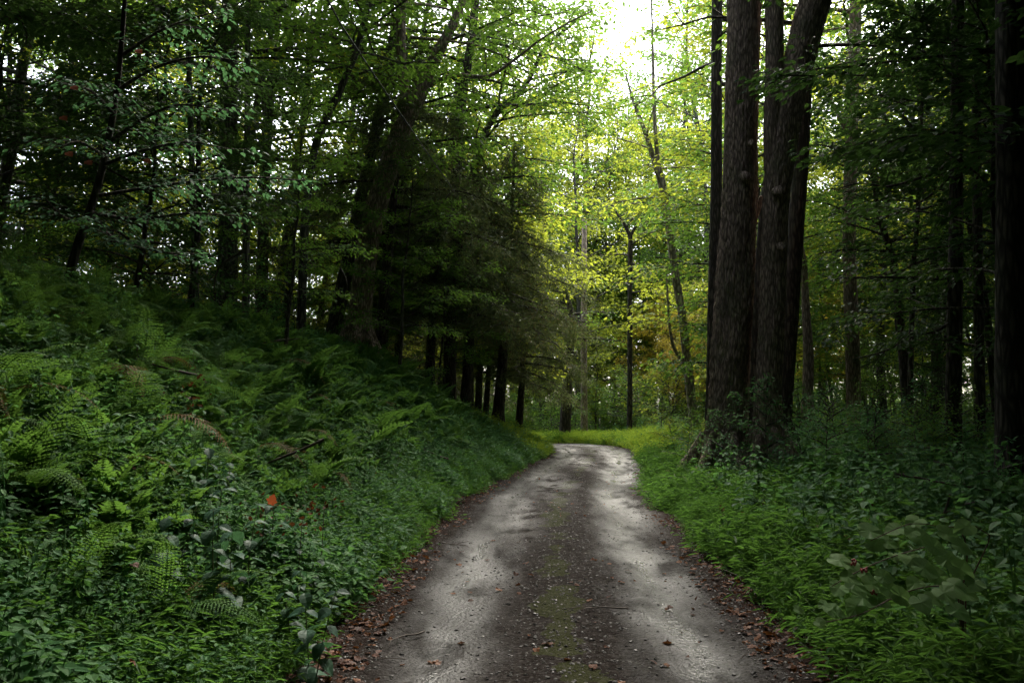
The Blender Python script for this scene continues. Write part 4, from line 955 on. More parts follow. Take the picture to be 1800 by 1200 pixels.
# the near, bright ones whose fronds point right, then the bank
for (px, d, sz, az, lab) in ((20, 5.0, .95, -.9, 'large bright fern at left whose long fronds arch right'), (110, 4.5, .85, -1.0, 'large fern with drooping fronds below the bright one, lower left'), (-30, 5.6, .95, -.8, 'big dark fern leaning in from the left edge'),
                        (60, 7.2, .85, -.6, 'tall fern standing highest at the left edge of the bank'), (290, 4.9, .8, -1.2, 'fern low on the bank nearest the roadside, lower left'), (170, 5.8, .9, -.8, 'broad fern right of the bright arching fern'), (320, 6.8, .95, -.7, 'fern with pale upright fronds in the middle of the fern bank')):
    x = (px - 900) / F * d
    fern(x, d, sz, lab, nf=8, az0=az - 1.5, spread_=3.4 if px < 100 else 6.28)
pts = []
for _ in range(20000):
    if len(pts) >= 285: break
    y = 4.2 + 18.4 * random.random() ** 1.5; x = random.uniform(-11, -1)
    s, _i = lateral(x, y); e = -s[0] - halfw(y)
    lo = 1.75 if y < 9 else 1.0 + max(0, (y - 9) * .04)
    if e < lo or e > 7.5 or not inview(x, y, 60): continue
    if random.random() > (1.0 if e < 5 else .5): continue
    if any((x - a) ** 2 + (y - b_) ** 2 < (.30 + .006 * y) ** 2 for a, b_ in pts): continue
    pts.append((x, y))
for (x, y) in pts:
    s, _i = lateral(x, y); e = -s[0] - halfw(y)
    z_ = 'near' if y < 7.5 else ('mid' if y < 13 else 'far')
    lab = {'near': 'lacy green fern low in the near fern bank at left, one of many alike', 'mid': 'lacy fern in the middle of the fern slope, one of many alike', 'far': 'small pale fern on the far part of the bank before the pines'}[z_]
    fern(x, y, random.uniform(.7, 1.1) * (.78 if y < 6.5 else 1 if y < 10 else .9), lab, group={'near': 'ferns on the near bank', 'mid': 'ferns on the middle bank', 'far': 'ferns on the far bank'}[z_], tilt=(0, .12))

# ------------------------------------------------------------------ herbs, grass and ground cover
def herb_parts(seed, h, nodes, ls, mt, tmpl=OVATE, wid=1.0):
    """(stem mesh, [(leaf mesh, location, direction)])"""
    g = np.random.default_rng(seed); q = np.linspace(0, 1, 6)
    st = np.c_[g.normal(0, .08) * q ** 2, g.normal(0, .08) * q ** 2, q] * h
    mb = MB(); tube(mb, st, np.linspace(.005, .002, 6), 4)
    lv = []
    for i in range(nodes):
        f = .3 + .7 * i / max(1, nodes - 1); p = np.array([np.interp(f, q, st[:, k]) for k in range(3)]); a = i * 1.57 + g.normal(0, .2)
        for sg in (0, math.pi):
            lv.append((p, a + sg + g.normal(0, .15), g.uniform(-.1, .5), ls * (1.1 - .45 * f) * g.uniform(.8, 1.15)))
    return mb, lv
def herb_mesh(seed, h, nodes, ls, mt, tmpl=OVATE):
    mb, lv = herb_parts(seed, h, nodes, ls, mt); g = np.random.default_rng(seed + 50)
    p = np.array([l[0] for l in lv]); a = np.array([l[1] for l in lv]); dz = np.array([l[2] for l in lv]); s = np.array([l[3] for l in lv])
    d = np.c_[np.cos(a), np.sin(a), -dz]
    put_leaves(mb, p + d * .02, d, np.c_[g.normal(0, .2, len(p)), g.normal(0, .2, len(p)), np.ones(len(p))], s, tmpl, np.clip(g.normal(.5, .2, len(p)), 0, 1))
    return mb.mesh('herb', M[mt])
def cover_mesh(seed, n, rad, h, ls, mt, tmpl=OVATE):
    g = np.random.default_rng(seed); mb = MB()
    r = rad * np.sqrt(g.random(n)); a = g.random(n) * 6.283
    p = np.c_[r * np.cos(a), r * np.sin(a), h * (.25 + .75 * g.random(n)) * (1 - .5 * r / rad)]
    b_ = g.random(n) * 6.283
    put_leaves(mb, p, np.c_[np.cos(b_), np.sin(b_), -.3 * g.random(n)], np.c_[g.normal(0, .3, n), g.normal(0, .3, n), np.ones(n)], ls * (.6 + .8 * g.random(n)), tmpl, np.clip(g.normal(.5, .22, n), 0, 1))
    for k in range(0, n, 4): tube(mb, np.array([[p[k, 0] * .4, p[k, 1] * .4, -.03], p[k]]), np.array([.003, .002]), 3)
    return mb.mesh('cover', M[mt])
def tuft_mesh(seed, n, L, mt, w=.008, rad=.10, bend=1.0):
    g = np.random.default_rng(seed); mb = MB(); V, Fc, T = [], [], []
    for k in range(n):
        a = g.random() * 6.283; r = rad * math.sqrt(g.random()); l = L * (.5 + .7 * g.random()); ww = w * (.6 + .8 * g.random())
        p = np.array([r * math.cos(g.random() * 6.28), r * math.sin(g.random() * 6.28), -.02]); h = np.array([math.cos(a), math.sin(a), 0]); sd = np.array([-h[1], h[0], 0])
        e = g.uniform(.9, 1.4); rows = []
        for q in range(4):
            rows.append(p.copy()); p = p + l / 3 * (h * math.cos(e) + np.array([0, 0, math.sin(e)])); e -= bend * g.uniform(.35, .75)
        b0 = len(V)
        for q, pr in enumerate(rows[:3]): V += [pr + sd * ww * (.7 if q == 0 else 1), pr - sd * ww * (.7 if q == 0 else 1)]
        V.append(rows[3]); Fc += [[b0, b0 + 1, b0 + 3], [b0, b0 + 3, b0 + 2], [b0 + 2, b0 + 3, b0 + 5], [b0 + 2, b0 + 5, b0 + 4], [b0 + 4, b0 + 5, b0 + 6]]; tn = np.clip(g.normal(.5, .25), 0, 1); T += [tn] * 5
    mb.add(np.array(V), np.array(Fc), np.array(T)); return mb.mesh('tuft', M[mt])
# stilt grass: leafy little stalks that nod
def stilt_mesh(seed, n, L, mt):
    g = np.random.default_rng(seed); mb = MB()
    for k in range(n):
        a = g.random() * 6.283; p = np.array([g.normal(0, .10), g.normal(0, .10), -.02]); l = L * g.uniform(.5, 1.1); q = np.linspace(0, 1, 5); e = g.uniform(.2, .6)
        st = p + l * np.c_[math.cos(a) * q ** 1.6 * e, math.sin(a) * q ** 1.6 * e, q - .25 * q ** 3]
        tube(mb, st, np.linspace(.002, .001, 5), 3)
        nl = 6; f = np.linspace(.25, 1, nl); pp = np.stack([np.interp(f, q, st[:, i]) for i in range(3)], 1); b_ = a + np.where(np.arange(nl) % 2 == 0, 1, -1) * g.uniform(.5, 1.3, nl)
        put_leaves(mb, pp, np.c_[np.cos(b_), np.sin(b_), g.uniform(-.5, .3, nl)], np.c_[g.normal(0, .3, nl), g.normal(0, .3, nl), np.ones(nl)], .085 * g.uniform(.6, 1.2, nl), LEAF4, np.clip(g.normal(.5, .25, nl), 0, 1), .35)
    return mb.mesh('stilt', M[mt])

def region(n, xr, yr, ok, ypow=1.6):
    """points on the verge and bank: ok(e, side, x, y) -> chance"""
    y = yr[0] + (yr[1] - yr[0]) * rng.random(n) ** ypow; x = rng.uniform(xr[0], xr[1], n)
    s, ix = lateral(x, y); e = np.abs(s) - halfw(RC[ix, 1])
    k = (rng.random(n) < ok(e, np.sign(s), x, y)) & (x / np.maximum(y, .5) > -.72) & (x / np.maximum(y, .5) < .72)
    x, y = x[k], y[k]
    return np.c_[x, y, ground_z(x, y) - .01], e[k]
edge_n = lambda x, y: .18 * fbm(x * 1.3, y * 1.3, 77, 2)
# left: low leafy cover over the whole bank
p, e = region(60000, (-9, 4), (3.2, 34), lambda e, sd, x, y: ((sd < 0) & (e > .12 + edge_n(x, y)) & (e < 7)) * np.where(e < 3.6, .75, .35))
scatter('ground_cover', [cover_mesh(k, 34, .22, h_, .046, 'herb_green', NARROW if k == 3 else OVATE) for k, h_ in ((1, .22), (2, .34), (3, .16), (4, .44))], p, yaw(len(p), .15), (.75 + .5 * rng.random(len(p))) * (1 + .9 * fbm(p[:, 0] * .9, p[:, 1] * .9, 55, 2)), 'low leafy plants covering the left bank', 'ground cover')
p, e = region(16000, (-9, 4), (4, 34), lambda e, sd, x, y: ((sd < 0) & (e > .5) & (e < 6)) * .55)
scatter('undergrowth', [herb_mesh(k + 10, h_, nd, ls, 'herb_green') for k, h_, nd, ls in ((1, .5, 8, .075), (2, .42, 7, .065), (3, .62, 9, .075), (4, .35, 6, .06))], p, yaw(len(p), .18), .6 + .6 * rng.random(len(p)), 'leafy herbs growing through the ground cover of the bank', 'undergrowth')
# small ferns too many to count
def small_fern(seed):
    g = np.random.default_rng(seed); V, Fc, T = [], [], []; n0 = 0
    for k in range(6):
        f = FRONDS_FAR[int(g.integers(5))]; v = np.empty(len(f.vertices) * 3, np.float32); f.vertices.foreach_get('co', v); v = v.reshape(-1, 3) * g.uniform(.3, .5)
        tr = np.empty(len(f.loops), np.int32); f.loops.foreach_get('vertex_index', tr); a = k * 1.05 + g.normal(0, .2)
        c_, s_ = math.cos(a), math.sin(a); v = np.c_[v[:, 0] * c_ - v[:, 1] * s_, v[:, 0] * s_ + v[:, 1] * c_, v[:, 2]]
        V.append(v); Fc.append(tr.reshape(-1, 3) + n0); n0 += len(v)
    mb = MB(); mb.add(np.vstack(V), np.vstack(Fc)); return mb.mesh('small_fern', M['fern_green'])
p, e = region(9000, (-9, 4), (5, 30), lambda e, sd, x, y: ((sd < 0) & (e > .9) & (e < 7)) * .85)
scatter('small_ferns_cover', [small_fern(k) for k in range(3)], p, yaw(len(p), .2), .7 + .6 * rng.random(len(p)), 'small ferns carpeting the bank between the larger ones', 'fern cover')
# grass on both verges
p, e = region(36000, (-4, 5), (3.0, 36), lambda e, sd, x, y: ((sd < 0) & (e > .02 + edge_n(x, y)) & (e < 1.3 + np.where(y > 24, 2.5, 0))) * np.where(e < .6, .8, .35), 1.8)
scatter('verge_grass_left', [stilt_mesh(k, 9, .34, 'grass_green') for k in range(3)] + [tuft_mesh(k, 30, .26, 'grass_green', .0045) for k in range(2)], p, yaw(len(p), .15), .55 + .5 * rng.random(len(p)), 'short grass and stalks edging the left side of the road', 'grass')
bpy.data.objects['verge_grass_left'].name = 'verge_grass'
p, e = region(90000, (0, 12), (3.0, 42), lambda e, sd, x, y: ((sd > 0) & (e > .02 + edge_n(x, y)) & (e < 3.6 + np.where(y > 28, 3, 0))) * np.where(e < 2.6, .55, .3) * (fbm(x * 2.2, y * 2.2, 58, 2) > -.28), 1.6)
scatter('stilt_grass', [stilt_mesh(k + 30, 10, .38, 'grass_green') for k in range(4)] + [tuft_mesh(k + 9, 26, .24, 'grass_green', .004) for k in range(2)], p, yaw(len(p), .2), (.6 + .5 * rng.random(len(p))) * (1 + 1.1 * fbm(p[:, 0] * 1.1, p[:, 1] * 1.1, 57, 3)), 'soft green stilt grass covering the right verge', 'grass')
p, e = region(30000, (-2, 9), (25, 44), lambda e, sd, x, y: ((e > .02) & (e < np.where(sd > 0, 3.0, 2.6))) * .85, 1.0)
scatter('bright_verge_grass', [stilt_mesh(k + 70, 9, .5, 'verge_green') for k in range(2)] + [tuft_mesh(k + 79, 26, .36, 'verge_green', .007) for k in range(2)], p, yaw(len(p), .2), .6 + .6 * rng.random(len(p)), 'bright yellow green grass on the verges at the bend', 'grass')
p, e = region(26000, (1, 16), (4, 36), lambda e, sd, x, y: ((sd > 0) & (e > .7) & (e < 11)) * np.where(e > 2.0, .75, .3) * np.where(y > 24, .5, 1))
scatter('forest_undergrowth', [cover_mesh(k + 40, 22, .26, h_, .08, 'herb_green') for k, h_ in ((1, .3), (2, .5), (3, .22))] + [herb_mesh(k + 60, .6, 6, .11, 'herb_green') for k in range(2)], p, yaw(len(p), .15), .7 + .7 * rng.random(len(p)), 'leafy undergrowth under the trees on the right', 'undergrowth')

# dark broad leaved herbs low on the left bank, each leaf its own piece
HP = []
for k, (h_, nd, ls) in enumerate(((.62, 5, .15), (.5, 4, .16), (.7, 6, .14))):
    mb_, lv_ = herb_parts(k + 200, h_, nd, ls, 'broad_green'); HP.append((mb_.mesh('stem', M['stem_green']), lv_))
BL = []
for k in range(4):
    mb_ = MB(); put_leaves(mb_, [[.02, 0, 0]], np.array([[1., 0, 0]]), np.array([[0, 0, 1.]]), 1.0, _ovate(1.15 + .1 * k, .22 + .06 * k, .2), np.array([.2 + .2 * k])); BL.append(mb_.mesh('leaf', M['broad_green']))
HL = []
for k in range(3):
    mb_ = MB(); put_leaves(mb_, [[.02, 0, 0]], np.array([[1., 0, 0]]), np.array([[0, 0, 1.]]), 1.0, _ovate(.95, .2 + .06 * k, .25), np.array([.35 + .25 * k])); HL.append(mb_.mesh('leaf', M['herb_green']))
def herb(x, y, label, group, v, leaves_, s=1.0, name='broadleaf_herb', z=None):
    st, lv_ = HP[v]; o = thing(name, (x, y, (ter1(x, y) - .02) if z is None else z), (random.uniform(-.15, .15), random.uniform(-.15, .15), random.random() * 6.28), (s, s, s), label=label, cat='plant', group=group)
    obj('stem', st, o)
    for (p_, a, dz, sz) in lv_:
        l = obj('leaf', leaves_[random.randrange(len(leaves_))], o, p_); l.rotation_euler = (random.uniform(-.25, .25), dz, a); l.scale = (sz, sz, sz)
    return o
for k in range(22):
    px, d = random.uniform(300, 590), random.uniform(5.0, 7.2); x = (px - 900) / F * d
    herb(x, d, 'dark broad leaved herb on the left bank near the red leaf, one of several', 'dark broad leaved herbs', k % 3, BL, random.uniform(.75, 1.1))
for k in range(46):
    d = random.uniform(6, 14); e = random.uniform(.4, 3.0); cx = np.interp(d, RC[:, 1], RC[:, 0]); x = cx - halfw(d) - e
    herb(x, d, 'leafy herb standing out of the ground cover on the left bank, one of many', 'leafy herbs on the left bank', k % 3, HL, random.uniform(.6, .95), 'woodland_herb')
for k in range(36):
    d = random.uniform(8, 18); e = random.uniform(1.6, 4.5); cx = np.interp(d, RC[:, 1], RC[:, 0]); x = cx + halfw(d) + e
    herb(x, d, 'leafy herb standing out of the grass on the right, one of many', 'leafy herbs on the right verge', k % 3, HL, random.uniform(.6, 1.0), 'woodland_herb')
# the red leaf and its brown withered plant
p_ = P(479, 878, 6.1)
mb = MB(); put_leaves(mb, [[0, 0, 0]], np.array([[.3, -.2, .9]]), np.array([[.1, -1, .2]]), .075, MAPLE); o = tag(obj('red_leaf', mb.mesh('red_leaf', M['red_leaf']), None, P(476, 886, 5.9)), 'single bright orange red leaf among the dark broad leaves at lower left', 'leaf')
for (px, py, d) in ((455, 905, 6.1), (520, 912, 6.2), (560, 880, 6.6), (330, 700, 7.2)):
    b = P(px, py, d); z = ter1(b[0], d); g = np.random.default_rng(px); mb = MB(); mb2 = MB()
    tube(mb, np.array([[0, 0, -.05], [.02, 0, .25], [.05, -.02, max(.3, b[2] - z)]]), np.array([.004, .003, .002]), 4)
    n = 34; put_leaves(mb2, np.c_[g.normal(0, .09, n), g.normal(0, .06, n), max(.3, b[2] - z) + g.normal(0, .07, n)], g.normal(0, 1, (n, 3)), g.normal(0, 1, (n, 3)), .035 * g.uniform(.6, 1.3, n), OVATE)
    o = thing('withered_herb', (b[0], d, z), label={455: 'withered rust brown herb just below the red leaf', 520: 'withered brown herb right of the red leaf', 560: 'withered brown herb farther right of the red leaf', 330: 'small withered herb among the ferns at left'}[px], cat='plant'); obj('stem', mb.mesh('stem', M['twig_brown']), o); obj('foliage', mb2.mesh('foliage', M['dead_leaf']), o)

# the bramble with big round leaves, lower right
root_p = np.array([P(1690, 1060, 4.9)[0], 4.9, 0]); root_p[2] = ter1(root_p[0], 4.9)
M['cane_red'] = plain('cane_red', (.07, .03, .02))
br = thing('bramble', root_p, label='bramble with large pale round leaves on red stems, lower right', cat='bramble')
RL = []
for k in range(4):
    mb_ = MB(); tv, tf = ROUND; tv = tv.copy(); tv[:, 2] += rng.normal(0, .018, len(tv)); tv[1:, 2] += .010 * (np.arange(len(tv) - 1) % 2); mb_.add(tv, tf, np.clip(.25 + .18 * k + .22 * (np.arange(len(tf)) % 2), 0, 1)); RL.append(mb_.mesh('leaf', M['bramble_green']))
canes = [[(1690, 1050, 4.9), (1680, 985, 4.8), (1640, 962, 4.7), (1608, 966, 4.65), (1550, 985, 4.6), (1500, 1008, 4.55), (1462, 1030, 4.5)], [(1690, 1050, 4.9), (1700, 970, 4.8), (1685, 930, 4.8), (1650, 925, 4.7), (1600, 920, 4.7), (1530, 950, 4.65)],
         [(1690, 1050, 4.9), (1660, 1030, 4.7), (1610, 1035, 4.5), (1560, 1055, 4.4), (1510, 1080, 4.35), (1440, 1095, 4.3)], [(1690, 1050, 4.9), (1720, 990, 4.9), (1740, 940, 4.9), (1715, 925, 4.9)]]
for c in canes:
    cp, cr = resample(np.array([P(*q) for q in c]) - root_p, np.linspace(.0045, .002, len(c)), .05); cp[0, 2] = -.05
    mb = MB(); tube(mb, cp, cr, 6); obj('cane', mb.mesh('cane', M['cane_red']), br)
for (zx, zy, w) in [(700, 714, 74), (568, 745, 92), (640, 738, 74), (690, 745, 60), (720, 765, 90), (577, 785, 66), (622, 780, 60), (800, 752, 84), (850, 732, 78), (760, 790, 80), (690, 832, 92), (730, 855, 96), (640, 820, 50), (475, 833, 84), (510, 850, 60), (500, 882, 60), (550, 875, 50), (606, 880, 66), (470, 915, 74), (520, 905, 70), (572, 905, 80),
                    (625, 920, 90), (660, 940, 80), (545, 945, 90), (425, 964, 44), (450, 980, 60), (475, 990, 50), (520, 975, 84), (590, 950, 84), (350, 980, 40), (415, 1018, 44), (800, 830, 80), (840, 790, 80), (770, 880, 80), (700, 900, 70), (840, 860, 84), (820, 905, 76), (790, 930, 80), (850, 930, 84), (760, 950, 74), (720, 960, 80), (830, 985, 80), (880, 900, 80)]:
    px, py = 1200 + zx * 600 / 1029, 500 + zy * 700 / 1200
    d = 4.75 - (zy - 714) * .0012 + random.uniform(-.12, .12); p_ = P(px, py, d) - root_p; s_ = w * 600 / 1029 / F * d * .86
    l = obj('leaf', RL[random.randrange(4)], br); az = random.uniform(-2.6, .4)
    dv = Vector((math.cos(az), math.sin(az) * .6, random.uniform(-.45, -.1))).normalized(); nv = Vector((random.uniform(-.3, .3), random.uniform(-.95, -.45), .85))
    nv = (nv - dv * nv.dot(dv)).normalized(); sv = nv.cross(dv)
    l.matrix_basis = Matrix.Translation(Vector(p_) - dv * s_ * .4) @ Matrix((dv, sv, nv)).transposed().to_4x4() @ Matrix.Scale(s_, 4)
for (zx, zy) in ((516, 835), (575, 925), (548, 860)):
    px, py = 1200 + zx * 600 / 1029, 500 + zy * 700 / 1200; c = P(px, py, 4.5) - root_p; mb = MB()
    for k in range(9):
        o_ = rng.normal(0, .008, 3); tube(mb, np.array([c + o_ + [0, 0, -.006], c + o_, c + o_ + [0, 0, .006]]), np.array([.004, .007, .004]), 6)
    obj('berry_cluster', mb.mesh('berry_cluster', M['berry_red']), br)

# saplings and shrubs round the twin trunks and along the right wood
for (px, d, k, s_, lab) in ((1338, 15.6, 'sapling', .95, 'sapling with feathery leaf tiers in front of the twin trunks'), (1265, 16.4, 'sapling', .7, 'low sapling at the foot of the thicker twin trunk'), (1205, 17.5, 'shrub', .42, 'bushy clump at the roadside left of the twin trunks'),
                        (1400, 16, 'sapling', .8, 'sapling just right of the twin trunks'), (1450, 14.5, 'sapling', .7, 'leafy sapling in the undergrowth right of the twins'), (1530, 17, 'sapling', .9, 'sapling before the tall grey brown trunk'), (1555, 14.5, 'shrub', .45, 'low bush among the undergrowth before the crooked trunk'),
                        (1620, 16, 'sapling', .95, 'sapling before the dark right trunks'), (1690, 13, 'shrub', .5, 'dim bush at the foot of the dark right trunk'), (1240, 20, 'shrub_yellow', .4, 'yellowish bush behind the roadside clump'), (1185, 24, 'shrub_yellow', .45, 'yellow green bush on the verge by the pale forked trunk'),
                        (1215, 27, 'shrub', .6, 'green bush under the pale forked trunk'), (1160, 33, 'shrub', .55, 'round bush at the edge of the bright verge'), (1480, 20, 'shrub', .6, 'bush between the twins and the grey brown trunk'), (1560, 22, 'shrub', .7, 'bush deep in the right wood')):
    x = (px - 900) / F * d; plant(k, x, d, lab, 'young growth on the right', s=s_)
for k in range(26):
    d = random.uniform(13, 24); px = random.uniform(1380, 1800); x = (px - 900) / F * d
    plant(random.choice(['sapling', 'shrub']), x, d, 'small leafy sapling in the right undergrowth, one of many alike', 'small saplings in the right undergrowth', s=random.uniform(.4, .8))
for k in range(14):
    d = random.uniform(12, 22); px = random.uniform(250, 720); x = (px - 900) / F * d; s, _i = lateral(x, d)
    if -s[0] - 1.6 < 3.0: continue
    plant('sapling', x, d, 'small leafy sapling on the crest of the left bank, one of several alike', 'small saplings on the left bank', s=random.uniform(.5, .9))

# ------------------------------------------------------------------ cable, stones, fallen leaves and twigs
cp = np.array([P(873, 432, 27.9), P(600, 45, 12.0), P(480, -180, 9.6), [-4.9, 7.3, 7.4]])
cb_, _ = resample(cp, np.ones(4), .3)
cb_ = cp[0] * (1 - np.linspace(0, 1, 40)[:, None]) + cp[1] * np.linspace(0, 1, 40)[:, None]; cb_[:, 2] -= 4 * np.linspace(0, 1, 40) * (1 - np.linspace(0, 1, 40)) * .12
cb_ = np.vstack([cb_, cp[2:]])
mb = MB(); tube(mb, cb_, np.full(len(cb_), .013), 5); tag(obj('overhead_cable', mb.mesh('overhead_cable', M['cable_black'])), 'thin black cable slung steeply from the upper left down into the pines', 'cable')

XR, YR, ZR = ROADM
fx, fy, fz = XR.ravel(), YR.ravel(), ZR.ravel()
def road_pts(n, chance, y0=3.5, y1=36):
    w = np.where((fy > y0) & (fy < y1), 1 / np.maximum(fy, 4) ** 1.2, 0) * chance(lat.ravel())
    i = rng.choice(len(fx), n, p=w / w.sum()); j = rng.uniform(-.02, .02, (n, 2))
    return np.c_[fx[i] + j[:, 0], fy[i] + j[:, 1], fz[i]]
ms, tS, bS = mat('road_stone'); oi = N(tS, 'ShaderNodeObjectInfo'); r_ = ramp(tS, [(0, (.010, .009, .008)), (.6, (.028, .026, .024)), (.93, (.06, .056, .053)), (1, (.12, .115, .11))], oi.outputs['Random']); tS.links.new(r_.outputs[0], bS.inputs['Base Color']); bS.inputs['Roughness'].default_value = .5; bS.inputs['Specular IOR Level'].default_value = .25
def stone(seed):
    g = np.random.default_rng(seed); mb = MB(); n = 7; v = [[0, 0, .55]]; 
    for zz, rr_ in ((.3, .8), (-.25, .95)):
        for k in range(n): a = k / n * 6.283; v.append([rr_ * math.cos(a) * g.uniform(.65, 1.2), rr_ * math.sin(a) * g.uniform(.6, 1.0), zz * g.uniform(.6, 1.3)])
    f = [[0, 1 + k, 1 + (k + 1) % n] for k in range(n)] + [[1 + k, 1 + n + k, 1 + n + (k + 1) % n] for k in range(n)] + [[1 + k, 1 + n + (k + 1) % n, 1 + (k + 1) % n] for k in range(n)]
    mb.add(np.array(v), np.array(f)); return mb.mesh('stone', ms)
p = road_pts(26000, lambda l: .55 + .9 * np.exp(-(l / .42) ** 2) + 1.3 * (l > 1.15) - .42 * np.exp(-((l - .82) / .25) ** 2))
scatter('gravel', [stone(k) for k in range(5)], p, yaw(len(p), .3), .004 + .016 * rng.random(len(p)) ** 3.5, 'loose wet gravel on the road', 'gravel')
p = road_pts(3200, lambda l: .03 + 1.0 * (l > 1.2), 3.5, 36); p = p[fbm(p[:, 0] * 1.5, p[:, 1] * 1.1, 91, 3) > .0]; p[:, 2] += .01
def dead(seed, tm):
    mb = MB(); g = np.random.default_rng(seed); tv, tf = tm; tv = tv.copy(); tv[:, 2] += g.normal(0, .05, len(tv)); put_leaves(mb, [[0, 0, 0]], np.array([[1., 0, 0]]), np.array([[0, 0, 1.]]), 1.0, (tv, tf), np.array([g.random()])); return mb.mesh('dead_leaf', M['dead_leaf'])
DL = [dead(k, OVATE if k % 2 else MAPLE) for k in range(6)]
scatter('leaf_litter', DL, p, yaw(len(p), .35), .03 + .04 * rng.random(len(p)), 'brown leaf litter along the road edges', 'leaf litter')
p, e = region(9000, (-6, 8), (3, 34), lambda e, sd, x, y: ((e > -.05) & (e < .5)) * .8); p[:, 2] += .02
scatter('verge_litter', DL, p, yaw(len(p), .45), .03 + .05 * rng.random(len(p)), 'brown leaf litter where the road meets the plants', 'leaf litter')
for (px, py, d_, lab) in ((690, 1040, 0, 'pink brown fallen leaf on the left side of the road'), (722, 1016, 0, 'small reddish fallen leaf beside the pink brown one'), (1250, 998, 0, 'pale brown fallen leaf by the right edge of the road'), (965, 1130, 0, 'curled tan leaf on the middle strip, nearest'), (945, 1133, 0, 'tan leaf scrap beside the curled tan leaf'), (1048, 985, 0, 'small tan leaf between the wheel tracks')):
    d = EYE[2] * F / (py - 706); x = (px - 900) / F * d; k = np.argmin((fx - x) ** 2 + (fy - d) ** 2)
    o = obj('fallen_leaf', DL[len(lab) % 6], None, (fx[k], fy[k], fz[k] + .012)); o.rotation_euler = (random.uniform(-.25, .25), random.uniform(-.25, .25), random.random() * 6.28); o.scale = (.09,) * 3; tag(o, lab, 'leaf', 'single fallen leaves')
p = road_pts(150, lambda l: .25 + 1.0 * (l > 1.0), 4.5, 20)
for q in range(len(p)):
    o = obj('fallen_leaf', DL[q % 6], None, (p[q, 0], p[q, 1], p[q, 2] + .012)); o.rotation_euler = (random.uniform(-.3, .3), random.uniform(-.3, .3), random.random() * 6.28); o.scale = (random.uniform(.035, .075),) * 3
    tag(o, 'small brown leaf lying on the wet gravel, one of many alike', 'leaf', 'small fallen leaves on the road')
for (pts_, lab) in (([(1525, 838, 12), (1560, 860, 11.6), (1600, 890, 11)], 'fallen dead branch sloping through the right undergrowth'), ([(1560, 850, 12.5), (1590, 832, 12.6), (1612, 822, 12.8)], 'short dead branch lying across the fallen one'),
                    ([(598, 470, 15), (610, 500, 15), (600, 540, 15.2), (585, 570, 15.3)], 'bare dead twig hanging over the left bank'), ([(430, 440, 11), (385, 470, 11.2), (375, 515, 11.4)], 'bare dark twig leaning above the ferns')):
    cp, cr = resample(np.array([P(*q) for q in pts_]), np.linspace(.02, .008, len(pts_)), .1); mb = MB(); tube(mb, cp, cr, 6)
    tag(obj('dead_branch', mb.mesh('dead_branch', M['twig_brown'])), lab, 'branch')

# ------------------------------------------------------------------ fallen sticks
STICKS = []
for k in range(5):
    g = np.random.default_rng(k + 300); n = 6; q = np.linspace(0, 1, n); mb = MB()
    st = np.c_[q * .5 - .25, np.cumsum(g.normal(0, .018, n)), np.abs(np.cumsum(g.normal(0, .006, n)))]; tube(mb, st, np.linspace(.007, .003, n), 5)
    a = g.uniform(.5, 1.0); tube(mb, np.array([st[3], st[3] + [.09 * math.cos(a), .09 * math.sin(a), .02], st[3] + [.16 * math.cos(a), .19 * math.sin(a), .03]]), np.array([.004, .003, .002]), 4)
    STICKS.append(mb.mesh('twig', M['twig_brown']))
p = road_pts(26, lambda l: .12 + 1.0 * (l > 1.1), 4.2, 15)
for q in range(len(p)):
    o = obj('fallen_twig', STICKS[q % 5], None, (p[q, 0], p[q, 1], p[q, 2] + .008)); o.rotation_euler = (0, 0, random.random() * 6.28); o.scale = (random.uniform(.35, 1.0),) * 3
    tag(o, 'small forked brown twig lying on the wet gravel, one of many alike', 'twig', 'fallen twigs on the road')
for k in range(16):
    d = random.uniform(6, 17); sd = random.choice([-1, 1, 1]); e_ = random.uniform(.5, 4.0); cx = np.interp(d, RC[:, 1], RC[:, 0]); x = cx + sd * (halfw(d) + e_)
    o = obj('fallen_branch', STICKS[k % 5], None, (x, d, ter1(x, d) + random.uniform(.2, .38))); o.rotation_euler = (random.uniform(-.3, .3), random.uniform(-.5, .5), random.random() * 6.28); o.scale = (random.uniform(1.4, 2.8),) * 3
    tag(o, 'dead brown branch caught in the ' + ('plants of the left bank' if sd < 0 else 'grass and herbs on the right') + ', one of several', 'branch', 'dead branches in the ' + ('left bank' if sd < 0 else 'right verge'))
p, e = region(1100, (-6, 9), (4, 18), lambda e, sd, x, y: (e > .3) & (e < 5) & True); p = p[:130]
scatter('caught_leaves', DL, p + [0, 0, .28], yaw(len(p), .5), .04 + .04 * rng.random(len(p)), 'brown dead leaves caught on the green plants', 'leaf litter')
# ------------------------------------------------------------------ labels that tell the many apart
ZONES = [(150, 'at the left edge behind the young beech'), (390, 'left of the wide dim trunk'), (450, 'behind the wide dim trunk'), (530, 'beside the grey forking trunk'), (640, 'behind the thin trunk beside the cable'), (720, 'behind the thick forking trunk'), (860, 'above the pine row'),
         (1000, 'between the pines and the utility pole'), (1060, 'behind the utility pole'), (1150, 'around the thin black verge trunk'), (1240, 'behind the pale forked trunk'), (1400, 'behind the twin trunks'), (1480, 'just right of the twin trunks'), (1520, 'behind the grey brown trunk'), (1625, 'around the crooked dark trunk'),
         (1700, 'around the trunk with dead branches'), (9999, 'at the black right edge')]
BANK = [(60, 'at the left edge'), (160, 'under the young beech'), (240, 'left of the bright arching ferns'), (320, 'beside the bright arching ferns'), (400, 'above the dark broad leaves'), (470, 'above the red leaf'), (540, 'right of the red leaf'), (620, 'below the thick forking trunk'), (720, 'below the crest saplings'), (9999, 'towards the pine row')]
def zone(table, px):
    for lim, w in table:
        if px < lim: return w
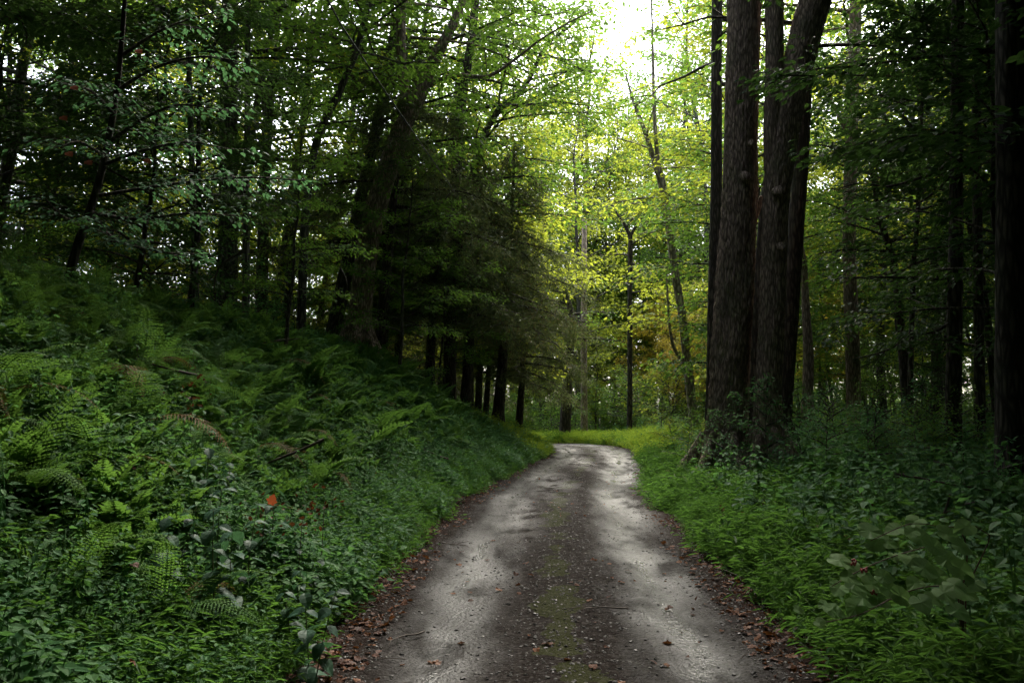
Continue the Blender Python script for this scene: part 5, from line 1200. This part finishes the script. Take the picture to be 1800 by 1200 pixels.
for o in list(SC.objects):
    lab = o.get('label', '')
    if o.parent is not None or not lab or not inview(o.location.x, o.location.y, 150): continue
    if o.name in META and ('alike' in lab or 'dark gap below' in lab or 'thicket beyond' in lab):
        key, s_, ln, x, y = META[o.name]; c = key.split('_')[-1]
        colr = {'yellow': 'yellow green', 'dark': 'dark green', 'gold': 'golden'}.get(c, 'green')
        size = 'small' if s_ < .72 else ('large' if s_ > 1.02 else 'middling')
        how = 'leaning' if abs(ln) > R(4) else 'upright'
        far = 'close' if y < 24 else ('set back' if y < 38 else ('far off' if y < 58 else 'farthest off'))
        o['label'] = f"{size} {how} {colr} {KIND[key].replace('_', ' ')} {zone(ZONES, px_(x, y))}, {far}"
    elif o.get('category') == 'fern' and ('alike' in lab or 'far part' in lab):
        x, y = o.location.x, o.location.y; n = len(o.children); sz = sum(c.scale[0] for c in o.children) / n
        s, _i = lateral(x, y); e = -s[0] - halfw(y)
        size = 'small' if sz < .8 else ('large' if sz > .97 else 'middling'); where = 'low on' if e < 2.5 else ('half way up' if e < 3.6 else ('high on' if e < 5 else 'behind the top of'))
        dep = 'near' if y < 7.5 else ('middle' if y < 13 else 'far')
        o['label'] = f"{size} fern {where} the {dep} bank, {zone(BANK, px_(x, y))}"
    elif lab.startswith('dark broad leaved herb'):
        x, y = o.location.x, o.location.y; dx = px_(x, y) - 476
        o['label'] = ('small' if o.scale[0] < .92 else 'tall') + ' dark broad leaved herb, ' + ('just beside' if abs(dx) < 45 else 'left of' if dx < 0 else 'right of') + ' the red leaf, ' + ('nearer' if y < 5.7 else 'level with it' if y < 6.4 else 'farther back')
    elif lab.startswith('leafy herb standing'):
        x, y = o.location.x, o.location.y; s, _i = lateral(x, y); e = abs(s[0]) - halfw(y)
        o['label'] = ('small' if o.scale[0] < .78 else 'tall') + ' leafy herb ' + ('near the road edge' if e < 1.6 else 'well back from the road') + (' on the left bank, ' if s[0] < 0 else ' on the right verge, ') + ('close' if y < 9 else ('middle distance' if y < 13 else 'farther along'))


ORD = ['leftmost', 'second from left', 'third from left', 'fourth from left', 'fifth from left', 'sixth from left', 'seventh from left', 'eighth from left', 'ninth from left']
same = {}
for o in SC.objects:
    if o.parent is None and o.get('label') and o.get('kind') is None and inview(o.location.x, o.location.y, 100): same.setdefault(o['label'], []).append(o)
for lab, os_ in same.items():
    if 1 < len(os_) <= 9 and len(lab.replace(',', ' ').split()) <= 13:
        os_.sort(key=lambda o: px_(o.location.x, o.location.y))
        for q, o in enumerate(os_): o['label'] = lab + ', ' + ('rightmost' if q == len(os_) - 1 else ORD[q])
